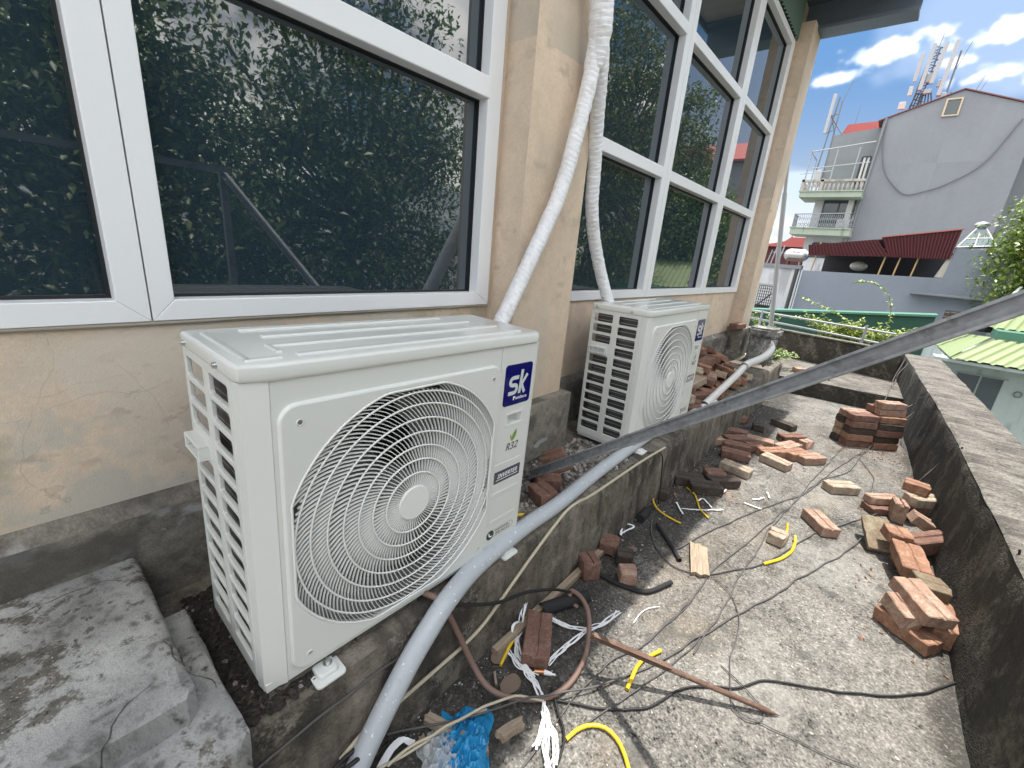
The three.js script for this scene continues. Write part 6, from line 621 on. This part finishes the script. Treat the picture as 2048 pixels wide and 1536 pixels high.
{ // balcony wing
  const T = thing('balcony_house', 'narrow house with a balustraded terrace and railed balcony left of the grey gable', 'building');
  WT(bx(30.1, 40, -8, 5.6, -4.45, -2.52), MAT.paleWall, 'wall', T); WT(prismX([[-4.62, 5.6], [-2.52, 5.6], [-2.52, 8.97], [-4.6, 8.74]], 31, 40), MAT.greyWall2, 'upper_wall', T);
  WT(prismX([[-4.3, 8.8], [-2.52, 9.0], [-2.52, 9.35], [-4.1, 9.3]], 31.3, 39), MAT.redRoof, 'roof', T);
  const slab = (y0, y1, n) => { WT(join([bx(28.8, 31, y0, y1, -5.08, -2.4), bx(28.74, 31, y1, y1 + 0.05, -5.14, -2.38)]), MAT.greenTrim, n, T); }; slab(5.36, 5.62, 'terrace_slab'); slab(3.5, 3.82, 'balcony_slab');
  // balusters
  const prof = [[0.03, 0], [0.05, 0.04], [0.035, 0.08], [0.075, 0.2], [0.05, 0.32], [0.03, 0.38], [0.045, 0.42]].map(([x, y]) => new THREE.Vector2(x, y)); const bg = new THREE.LatheGeometry(prof, 10);
  WT(bx(28.8, 29.0, 6.1, 6.2, -5.1, -2.42), MAT.oldWhite, 'handrail', T); for (let i = 0; i < 14; i++) part('baluster', bg.clone().translate(28.9, 5.68, -4.98 + i * 0.19), MAT.oldWhite, T); for (const z of [-5.05, -4.2]) WT(bx(28.8, 29.0, 5.67, 6.25, z - 0.07, z + 0.07), MAT.oldWhite, 'baluster_pier', T); for (let i = 0; i < 6; i++) part('baluster', bg.clone().translate(29.2 + i * 0.22, 5.68, -5.02), MAT.oldWhite, T);
  // terrace pipe frame
  const fr = []; for (const z of [-5.02, -3.9, -3.0]) fr.push(rod([28.9, 5.7, z], [28.9, 7.65, z], 0.03, 6)); fr.push(rod([28.9, 7.55, -5.05], [28.9, 7.85, -2.45], 0.03, 6), rod([28.9, 7.55, -5.05], [30.9, 7.55, -5.05], 0.03, 6), rod([28.9, 6.75, -5.02], [28.9, 6.95, -2.45], 0.02, 6), rod([30.9, 5.7, -5.05], [30.9, 7.55, -5.05], 0.03, 6), rod([28.9, 6.5, -5.3], [28.9, 6.62, -3.9], 0.018, 6)); part('pipe_frame', join(fr), MAT.railing, T);
  const wn = (y0, y1, z0, z1) => { const w = part('window', bx(30.05, 30.08, y0, y1, z0, z1), MAT.winGlass, T); part('frame', join([bx(30.0, 30.09, y0, y1, z0 - 0.05, z0), bx(30.0, 30.09, y0, y1, z1, z1 + 0.05), bx(30.0, 30.09, y1, y1 + 0.05, z0, z1), bx(30.0, 30.09, y0, y1, (z0 + z1) / 2 - 0.03, (z0 + z1) / 2 + 0.03)]), MAT.frameDark, w); part('curtain', bx(30.04, 30.046, y0, y1, z1 - 0.3, z1 - 0.05), M(0.6, 0.6, 0.58, 0.9), w); }; wn(3.95, 5.48, -3.98, -2.66); wn(2.4, 3.15, -4.0, -2.7); wn(6.0, 7.4, -2.9, -2.56);
  const rl = []; for (let i = 0; i < 30; i++) { const z = -5.03 + i * 0.088; rl.push(rod([28.86, 3.88, z], [28.86, 4.5, z], 0.012, 4)); if (i % 2) rl.push(new THREE.TorusGeometry(0.07, 0.012, 4, 10).rotateY(Math.PI / 2).translate(28.86, 4.0, z), new THREE.TorusGeometry(0.05, 0.012, 4, 10).rotateY(Math.PI / 2).translate(28.86, 4.3, z)); } for (let i = 0; i < 14; i++) rl.push(rod([28.86 + i * 0.09, 3.88, -5.05], [28.86 + i * 0.09, 4.5, -5.05], 0.012, 4)); rl.push(rod([28.86, 4.52, -5.05], [28.86, 4.6, -2.55], 0.025, 6), rod([28.86, 4.52, -5.05], [30.2, 4.52, -5.05], 0.025, 6)); part('railing', join(rl), MAT.railing, T);
  part('outdoor_unit', join([rbx(29.4, 29.75, 3.9, 4.35, -3.15, -2.6, 0.02), new THREE.TorusGeometry(0.17, 0.02, 5, 20).rotateY(Math.PI / 2).translate(29.39, 4.12, -2.95)]), MAT.antenna, T);
}
{ // wing beyond, seen edge-on right and mirrored in the windows
  const T = thing('red_roof_house', 'grey block with a red sheet roof right of the gable wall', 'building'); WT(bx(32.5, 44, -8, 8.2, 2.82, 13), MAT.greyWall2, 'wall', T); const g = new THREE.BoxGeometry(4.5, 0.12, 10.6).rotateZ(0.42).translate(34.2, 8.95, 7.9); part('roof', g, MAT.redRoof, T); for (let k = 0; k < 3; k++) { const w = part('window', bx(32.46, 32.49, 4.6, 5.8, 4 + k * 2.6, 5.1 + k * 2.6), MAT.winGlass, T); part('frame', join([bx(32.42, 32.48, 4.52, 4.6, 3.9 + k * 2.6, 5.2 + k * 2.6), bx(32.42, 32.48, 5.8, 5.88, 3.9 + k * 2.6, 5.2 + k * 2.6)]), MAT.oldWhite, w); }
}
{ // pagoda-like red roof and clutter on the left
  const T = thing('temple_roof_house', 'small far house with a flared red roof below the balcony', 'building'); WT(bx(40, 44, -8, 3.3, -8.4, -5.4), MAT.maroon, 'wall', T); WT(prismX([[-8.9, 3.3], [-7.1, 3.72], [-6.75, 4.02], [-5.3, 4.04], [-5.2, 3.36]], 39.4, 44), MAT.redRoof, 'roof', T); part('ridge_finial', rod([39.8, 4.0, -6.75], [39.8, 4.3, -6.8], 0.06, 6, 0.02), MAT.redRoof, T);
  const U = thing('pale_wall', 'rain-streaked pale wall carrying the round water tank', 'wall'); WT(bx(21, 21.3, -8, 1.62, -5.2, -2.98), MAT.paleWall, 'wall_body', U); WT(bx(20.93, 21.36, 1.62, 1.76, -5.2, -2.96), MAT.greyWall2, 'coping', U);
  const K = thing('water_tank', 'horizontal steel water tank with lettering on the pale wall', 'water tank'); const tg = new THREE.CapsuleGeometry(0.235, 0.42, 8, 28).rotateX(Math.PI / 2); part('tank_body', tg.translate(21.15, 2.16, -3.27), MAT.tank, K); part('cradle', join([bx(20.95, 21.35, 1.77, 1.95, -3.52, -3.46), bx(20.95, 21.35, 1.77, 1.95, -3.08, -3.02), bx(20.93, 20.96, 1.9, 2.0, -3.56, -2.98)]), MAT.rust, K);
  { const t = canvasTex(256, 64, (g) => { g.clearRect(0, 0, 256, 64); g.fillStyle = '#3b4656'; g.font = 'italic bold 58px sans-serif'; g.textAlign = 'center'; g.fillText('ROSSI', 128, 52, 240); }); const g = new THREE.CylinderGeometry(0.238, 0.238, 0.42, 16, 1, true, -0.25, 0.5); const u = g.attributes.uv; g.rotateX(-Math.PI / 2).rotateZ(0); const q = new THREE.PlaneGeometry(0.42, 0.11, 1, 4); const p = q.attributes.position; for (let i = 0; i < p.count; i++) { const a = Math.PI * 0.86 + p.getY(i) / 0.238 * -1, z = p.getX(i); p.setXYZ(i, 21.15 + 0.239 * Math.cos(a), 2.16 + 0.239 * Math.sin(a), -3.27 + z); } part('lettering', q, new THREE.MeshStandardMaterial({ map: t, alphaTest: 0.5, transparent: true, roughness: 0.5, side: THREE.DoubleSide }), K); }
  const L = thing('tubular_stand', 'pale tubular rack standing on the wall left of the tank', 'rack'); part('frame', join([rod([21.1, 1.76, -4.1], [21.1, 2.5, -4.0], 0.025, 6), rod([21.1, 1.76, -3.85], [21.1, 2.5, -3.75], 0.025, 6), rod([21.1, 1.76, -4.25], [21.1, 2.3, -4.15], 0.02, 6), rod([21.1, 2.2, -4.1], [21.1, 2.2, -3.75], 0.02, 6)]), MAT.railing, L);
  const G = thing('mesh_gate', 'black mesh gate leaf with a white top bar behind the far pilaster', 'gate'); const gb = []; for (let i = 0; i <= 7; i++) gb.push(rod([16, 0.1, -3.26 + i * 0.06], [16, 1.0, -3.26 + i * 0.06], 0.011, 4)); for (let i = 0; i <= 10; i++) gb.push(rod([16, 0.12 + i * 0.087, -3.26], [16, 0.12 + i * 0.087, -2.84], 0.009, 4)); gb.push(rod([15.98, 0.4, -3.18], [15.98, 0.78, -2.86], 0.02, 4)); part('mesh', join(gb), MAT.frameDark, G); part('top_bar', bx(15.96, 16.04, 1.0, 1.06, -3.3, -2.78), MAT.railing, G); part('backing', bx(16.05, 16.07, 0.1, 0.4, -3.26, -2.84), MAT.frameDark, G);
}
{ // blue-grey house with the maroon awning
  const T = thing('blue_house', 'blue-grey rendered house with an open top floor under a maroon awning', 'building'); const x = 17.6;
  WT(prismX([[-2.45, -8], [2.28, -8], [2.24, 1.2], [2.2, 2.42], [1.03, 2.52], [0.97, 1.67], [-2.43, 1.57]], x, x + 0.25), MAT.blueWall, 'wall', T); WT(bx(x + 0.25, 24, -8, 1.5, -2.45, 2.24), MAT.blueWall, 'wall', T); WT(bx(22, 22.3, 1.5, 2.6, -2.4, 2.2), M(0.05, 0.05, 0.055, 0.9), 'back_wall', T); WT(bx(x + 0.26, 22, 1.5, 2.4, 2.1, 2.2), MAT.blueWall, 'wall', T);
  WT(bx(x - 0.35, x, 1.18, 1.23, 0.4, 2.0), MAT.greyWall, 'canopy_slab', T); WT(prismX([[0.8, 1.68], [0.97, 1.68], [1.02, 2.3], [0.95, 2.3]], x + 0.02, x + 0.22), MAT.oldWhite, 'post', T);
  for (const z of [-2.2, -0.45, -0.1, 0.3]) part('post', rod([x + 0.1, 1.58, z - 0.02], [x + 0.1, 2.5, z + 0.05], 0.022, 6), M(0.45, 0.32, 0.16, 0.8), T);
  corrug([17.5, 2.37, -2.45], [17.5, 2.63, -0.74], [17.57, 2.16, -0.36], [17.57, 2.05, -2.38], 22, 0.025, MAT.maroon, 'awning', T); corrug([17.5, 2.69, -0.65], [17.5, 2.97, 1.01], [17.57, 2.19, 0.98], [17.57, 2.15, -0.37], 22, 0.025, MAT.maroon, 'awning', T); part('awning_roof', prismX([[-2.45, 2.33], [-0.74, 2.6], [1.0, 2.9], [1.0, 2.93], [-0.74, 2.63], [-2.45, 2.36]], 17.52, 22.2), MAT.maroon, T); part('awning_ridge', barBox([17.49, 2.7, -0.66], [17.49, 2.99, 1.04], 0.06, 0.03), M(0.4, 0.12, 0.1, 0.6), T);
  part('water_butt', new THREE.SphereGeometry(0.2, 18, 12).scale(1.2, 0.75, 1.2).translate(18.6, 1.85, -1.05), M(0.5, 0.5, 0.45, 0.4), T); part('downpipe', rod([17.5, -3, -2.62], [17.5, 1.6, -2.58], 0.06, 8), M(0.06, 0.06, 0.06, 0.7), T);
  const S = thing('pyramid_skylight', 'glass pyramid skylight with a turbine vent on the blue-grey house', 'skylight'); const b = [[17.65, 2.53, 1.04], [17.65, 2.6, 1.78], [18.4, 2.6, 1.78], [18.4, 2.53, 1.04]], t = [[17.95, 3.06, 1.31], [17.95, 3.06, 1.5], [18.12, 3.06, 1.5], [18.12, 3.06, 1.31]];
  for (let i = 0; i < 4; i++) { const j = (i + 1) % 4, g = new THREE.BufferGeometry(); g.setAttribute('position', new THREE.Float32BufferAttribute([...b[i], ...b[j], ...t[j], ...t[i]], 3)); g.setIndex([0, 1, 2, 0, 2, 3]); g.computeVertexNormals(); part('pane', g, P(0.16, 0.21, 0.24, 0.08), S); part('glazing_bar', rod(b[i], t[i], 0.014, 6), MAT.white, S); part('glazing_bar', rod(b[i], b[j], 0.014, 6), MAT.white, S); const md = (p, q, k) => p.map((v, e) => mix(v, q[e], k)); part('glazing_bar', rod(md(b[i], t[i], 0.45), md(b[j], t[j], 0.45), 0.011, 6), MAT.white, S); part('glazing_bar', rod(md(b[i], b[j], 0.45), md(md(b[i], t[i], 0.75), md(b[j], t[j], 0.75), 0.45), 0.014, 6), MAT.white, S); }
  const vn_ = part('turbine_vent', new THREE.LatheGeometry([[0.08, 0], [0.1, 0.03], [0.15, 0.06], [0.17, 0.11], [0.13, 0.16], [0.0, 0.185]].map(([a, c]) => new THREE.Vector2(a, c)), 20).translate(18.03, 3.06, 1.4), MAT.steel, S);
}
{ // green tarpaulin-covered roof box and railing
  const T = thing('green_canopy', 'long dark green sheet-covered box behind the cross wall', 'canopy'); WT(prismX([[-3.6, -2], [0.62, -2], [0.68, 0.93], [-3.6, 0.44]], 10.5, 10.95), MAT.greenTarp, 'cover', T); WT(prismX([[-3.6, 0.44], [0.7, 0.935], [0.7, 0.97], [-3.6, 0.475]], 10.46, 11.0), MAT.greenEdge, 'top_sheet', T);
  const Rl = thing('pipe_railing', 'thin grey pipe railing above the far cross wall', 'railing'); for (const [y0, y1] of [[0.78, 0.73], [0.66, 0.56]]) part('rail', rod([8.3, y0, -1.75], [8.3, y1, 0.2], 0.016, 8), MAT.railing, Rl); for (const z of [-1.55, -0.15]) part('stanchion', rod([8.3, 0.2, z], [8.3, 0.8, z], 0.018, 8), MAT.railing, Rl);
  const yel = new THREE.MeshPhysicalMaterial({ color: rgb(0.34, 0.42, 0.05), roughness: 0.6, side: THREE.DoubleSide, transmission: 0.35, thickness: 0 });
  const q = rngOf(66), st = []; for (let i = 0; i < 120; i++) { const z = -0.75 + 1.2 * q() * (0.4 + 0.6 * q()), l = 0.2 + 0.36 * q(), a = (q() - 0.5) * 2.4; st.push([[9.6 + 0.5 * q(), -0.05 + 0.3 * q(), z], [9.5 + 0.5 * q(), 0.3 + 0.5 * l, z + 0.3 * l * a], [9.4 + 0.6 * q(), 0.3 + l * (0.5 + 0.5 * q()), z + 0.8 * l * a]]); }
  st.push([[9.6, 0.4, 0.05], [9.6, 0.9, 0.08], [9.6, 1.25, -0.05], [9.6, 1.4, -0.3], [9.6, 1.37, -0.55]], [[9.6, 0.45, -0.2], [9.6, 0.75, -0.5], [9.6, 0.92, -0.9], [9.6, 1.0, -1.2]], [[9.6, 0.3, -0.4], [9.6, 0.6, -0.8], [9.6, 0.66, -1.35]]); weed_('vine', 'yellow-green vine with arching shoots over the green canopy', 'plant', st, 0.075, 67, yel);
  const s2 = []; for (let i = 0; i < 14; i++) { const z = -2.3 + 0.95 * q(); s2.push([[8.55, 0.35, z], [8.5, 0.55, z + 0.1 * (q() - 0.5)], [8.45, 0.6 + 0.25 * q(), z + 0.3 * (q() - 0.5)]]); } weed_('creeper', 'sparse yellow-green creeper on the railing by the pole', 'plant', s2, 0.06, 68, yel);
}
{ // green roofed house beyond the parapet
  const T = thing('green_roof_house', 'pale green house with light green corrugated roof beyond the parapet', 'building'), s = 12 / 9, Y = (y) => 1.43 - (1.43 - y) * s, x = 12;
  WT(bx(x, x + 5, -8, Y(0.46), 0.82 * s, 8), MAT.mintWall, 'wall', T); WT(bx(x - 0.03, x + 0.02, Y(-0.3), Y(0.265), 1.03 * s, 1.5 * s), MAT.winGlass, 'window', T);
  WT(join([bx(x - 0.05, x - 0.03, Y(0.265), Y(0.28), 1.0 * s, 1.54 * s), bx(x - 0.045, x - 0.035, Y(-0.3), Y(0.265), 1.26 * s, 1.28 * s)]), M(0.25, 0.3, 0.28, 0.7), 'window_frame', T); part('wall_ring', new THREE.TorusGeometry(0.05, 0.012, 6, 16).rotateY(Math.PI / 2).translate(x - 0.02, Y(0.1), 1.68 * s), M(0.2, 0.22, 0.2, 0.8), T); WT(bx(x - 0.45, x, Y(0.43), Y(0.47), 0.7 * s, 8), MAT.mintWall, 'gutter', T);
  corrug([x + 0.4, Y(0.79), 1.28 * s], [x + 0.4, Y(0.79), 8], [x - 0.5, Y(0.5), 8], [x - 0.5, Y(0.5), 0.86 * s], 40, 0.03, MAT.greenSheet, 'roof_sheet', T); corrug([x + 4.6, Y(0.6), 0.72 * s], [x + 0.4, Y(0.8), 1.25 * s], [x - 0.5, Y(0.5), 0.85 * s], [x + 4.6, Y(0.5), 0.7 * s], 24, 0.02, MAT.greenSheet, 'roof_sheet', T); 
  corrug([x + 3.6, Y(1.5), 1.7 * s], [x + 3.6, Y(1.5), 8], [x + 1.0, Y(0.92), 8], [x + 1.0, Y(0.92), 1.16 * s], 40, 0.03, MAT.greenSheet, 'roof_sheet', T); WT(bx(x + 0.4, x + 1.0, Y(0.78), Y(0.9), 1.3 * s, 8), MAT.greenEdge, 'ridge_board', T); part('barge_board', barBox([x + 1.0, Y(0.92), 1.14 * s], [x + 3.6, Y(1.5), 1.68 * s], 0.05, 0.16), MAT.mintWall, T);
  const G = thing('window_grille', 'dark lattice grille above the green roof edge', 'grille'); const gb = []; for (let i = 0; i < 7; i++) { gb.push(rod([13.4, 0.62, 1.0 + i * 0.11], [13.4, 0.95, 1.06 + i * 0.11], 0.012, 4)); } for (let i = 0; i < 4; i++) gb.push(rod([13.4, 0.64 + i * 0.09, 0.98], [13.4, 0.68 + i * 0.09, 1.75], 0.012, 4)); part('bars', join(gb), MAT.rust, G); part('opening', bx(13.45, 13.5, 0.6, 0.96, 0.98, 1.78), MAT.winGlass, G);
}
// ---------- roof antennas ----------
{
  const T = thing('antenna_cluster', 'cluster of tall white panel antennas on a lattice mast above the gable', 'antenna'); const x = 33, pan = (z0, y0, z1, y1, w, d = 0.16) => part('panel_antenna', barBox([x - 0.3, y0, z0], [x - 0.3, y1, z1], w, d), MAT.antenna, T);
  pan(-1.62, 10.95, -1.58, 12.95, 0.3); pan(-1.95, 11.4, -1.92, 12.6, 0.14); pan(-1.25, 11.2, -1.12, 12.95, 0.2); pan(-0.82, 10.6, -0.72, 12.95, 0.34);
  const ms = [[-1.75, -1.35], [-0.6, -0.6]]; const l = []; for (const z of [-1.75, -1.45]) l.push(rod([x, 9.4, z - 0.1], [x, 12.9, z + 0.12], 0.035, 6)); for (let i = 0; i < 13; i++) l.push(rod([x, 9.6 + i * 0.26, -1.82 + i * 0.015], [x, 9.75 + i * 0.26, -1.4 + i * 0.015], 0.022, 5), rod([x, 9.75 + i * 0.26, -1.4 + i * 0.015], [x, 9.86 + i * 0.26, -1.8 + i * 0.015], 0.022, 5)); l.push(rod([x, 12.4, -1.45], [x, 13.6, -1.35], 0.015, 5), rod([x, 9.6, -0.55], [x, 12.6, -0.5], 0.04, 6), rod([x, 9.9, -0.5], [x, 10.8, -0.35], 0.03, 6), rod([x, 11.7, -0.5], [x, 12.95, -0.2], 0.014, 5)); part('lattice_mast', join(l), MAT.mast, T);
  for (const [z, y, w, h] of [[-2.15, 10.35, 0.3, 0.34], [-1.98, 11.0, 0.18, 0.42], [-1.35, 11.5, 0.34, 0.4], [-1.3, 10.9, 0.3, 0.2], [-0.95, 11.2, 0.12, 0.3], [-0.62, 10.5, 0.22, 0.5]]) part('radio_box', rbx(x - 0.28, x - 0.08, y - h / 2, y + h / 2, z - w / 2, z + w / 2, 0.02), z < -1.9 ? M(0.5, 0.49, 0.47, 0.6) : MAT.antenna, T); const ca = []; for (let i = 0; i < 7; i++) ca.push(tube([[x - 0.1, 10.9, -1.7 + i * 0.09], [x - 0.1, 10.4, -1.8 + i * 0.13], [x - 0.05, 9.7, -1.9 + i * 0.15]], 0.028, 12, 5)); part('feeder_cables', join(ca), MAT.frameDark, T);
  const S = thing('panel_antenna_mast', 'single panel antenna on a braced mast above the balcony house', 'antenna'); part('panel_antenna', barBox([30.9, 8.85, -5.0], [30.9, 10.72, -4.98], 0.24, 0.13), MAT.antenna, S); part('mast', join([rod([31, 7, -4.95], [31, 10.6, -4.75], 0.035, 6), rod([31, 7, -4.6], [31, 10.4, -4.6], 0.03, 6), rod([31, 9.6, -4.85], [31, 8.75, -4.2], 0.03, 6), rod([31, 9.7, -4.9], [31, 8.8, -4.55], 0.03, 6), rod([31, 10.3, -4.6], [31, 11.3, -4.35], 0.016, 5), rod([31, 9.7, -5.0], [31, 9.8, -4.65], 0.03, 5), rod([31, 8.9, -5.0], [31, 9.0, -4.7], 0.03, 5)]), MAT.mast, S); part('equipment_box', rbx(30.7, 30.95, 6.2, 7.0, -4.95, -4.6, 0.02), MAT.antenna, S);
  const rods = [[[32, 9.25, -3.9], [32, 10.35, -3.85], 'thin whip antenna standing on the red roof ridge'], [[33, 10.1, 0.35], [33, 11.6, 0.75], 'left one of two thin whip antennas by the gable peak'], [[33, 10.1, 0.5], [33, 11.2, 0.85], 'right one of two thin whip antennas by the gable peak']]; rods.forEach(([a, b, l]) => { const W = thing('whip_antenna', l, 'antenna', [0, 0, 0], 'whip antennas on the roofs'); part('whip', rod(a, b, 0.02, 5, 0.008), MAT.mast, W); part('base', rod([a[0], a[1] - 0.3, a[2]], a, 0.06, 8), MAT.mast, W); });
  const C = thing('chimney_pot', 'small clay chimney stub at the gable peak', 'chimney'); part('stub', rbx(32.6, 32.95, 9.8, 10.5, 0.1, 0.38, 0.02), M(0.4, 0.3, 0.26, 0.9), C);
}
// ---------- trees ----------
{
  const lf = new THREE.BufferGeometry(); lf.setAttribute('position', new THREE.Float32BufferAttribute([0, 0, 0, 0.45, 0.06, -0.24, 0.45, 0.06, 0.24, 1, -0.12, 0, 0.5, -0.02, 0], 3)); lf.setIndex([0, 4, 1, 0, 2, 4, 1, 4, 3, 4, 2, 3]); lf.computeVertexNormals();
  const lm = new THREE.MeshPhysicalMaterial({ color: 0xffffff, roughness: 0.42, side: THREE.DoubleSide, transmission: 0.45, thickness: 0 });
  function tree(label, base, cr, rad, n, size, seed, tint) {
    const r = rngOf(seed), T = thing('broadleaf_tree', label, 'tree', [0, 0, 0], 'trees beyond the parapet'), C = V(...cr), limbs = [], tips = [];
    const bp = V(base[0], -8, base[1]); limbs.push(clean(tube([bp.toArray(), [base[0] + 0.2, -4, base[1]], [mix(base[0], C.x, 0.7), C.y - rad[1] * 0.5, mix(base[1], C.z, 0.7)], [C.x, C.y + rad[1] * 0.3, C.z]], 0.17, 24, 8)));
    const nb = Math.round(n / 130);
    for (let i = 0; i < nb; i++) { const u = r() * 2 - 1, a = r() * 6.283, s = Math.sqrt(1 - u * u), k = 0.3 + 0.7 * Math.pow(r(), 0.5), w = 1 + 0.3 * (fbm(a * 1.5, u * 2.5, 3, seed) - 0.5) * 2; const p = V(C.x + rad[0] * s * Math.cos(a) * k * w, C.y + rad[1] * u * k * w, C.z + rad[2] * s * Math.sin(a) * k * w); tips.push(p); if (i % 3 === 0) limbs.push(clean(tube([[C.x, C.y + (p.y - C.y) * 0.2 - 0.4, C.z], [mix(C.x, p.x, 0.5), mix(C.y, p.y, 0.45), mix(C.z, p.z, 0.5)], p.toArray()], 0.03, 8, 5))); }
    part('trunk', mergeGeometries(limbs), MAT.bark, T);
    const o = new THREE.InstancedMesh(lf, lm, n); o.name = 'crown'; const d = new THREE.Object3D(), c = new THREE.Color();
    for (let i = 0; i < n; i++) { const t = tips[i % tips.length], q = Math.cbrt(r()) * (0.42 + 0.25 * ((i % tips.length) % 3)), u = r() * 2 - 1, a = r() * 6.283, s = Math.sqrt(1 - u * u); d.position.set(t.x + q * s * Math.cos(a), t.y + q * u * 0.7, t.z + q * s * Math.sin(a)); const z = size * (0.6 + 0.8 * r()); d.scale.set(z, z, z); d.rotation.set((r() - 0.5) * 1.6, r() * 6.283, (r() - 0.75) * 1.5); d.updateMatrix(); o.setMatrixAt(i, d.matrix); const v = 0.65 + 0.7 * r(); c.setRGB(tint[0] * v * (0.8 + 0.5 * r()), tint[1] * v, tint[2] * v); o.setColorAt(i, c); }
    o.castShadow = o.receiveShadow = true; o.userData.kind = 'stuff'; T.add(o);
  }
  tree('dense dark broadleaf tree opposite the left window, mirrored in its panes', [0.6, 5.6], [0.8, 1.4, 5.0], [2.4, 3.6, 1.7], 42000, 0.115, 811, [0.13, 0.2, 0.04]);
  tree('dense broadleaf tree mirrored in the right half of the left window', [4.6, 5.8], [4.7, 1.7, 5.2], [2.5, 3.8, 1.7], 42000, 0.115, 823, [0.13, 0.2, 0.04]);
  tree('tall broadleaf tree mirrored beside the wrapped pipe', [12.6, 4.9], [12.5, 3.6, 4.5], [2.3, 5.0, 1.6], 36000, 0.13, 837, [0.17, 0.22, 0.03]);
  tree('rounded bright green tree mirrored in the middle panes', [18, 5.6], [17.9, 3.6, 5.2], [2.5, 4.6, 1.7], 30000, 0.15, 849, [0.17, 0.23, 0.035]);
  tree('bright green tree at the right edge before the grey gable', [17, 3.4], [17, 2.35, 3.1], [1.2, 1.9, 1.15], 42000, 0.12, 857, [0.2, 0.3, 0.045]);
  tree('leafy tree closing the view opposite the leftmost pane', [-3.4, 5.4], [-3.2, 1.3, 5.2], [2.2, 3.4, 1.6], 22000, 0.115, 863, [0.13, 0.2, 0.04]);
}
renderer.render(scene, camera);
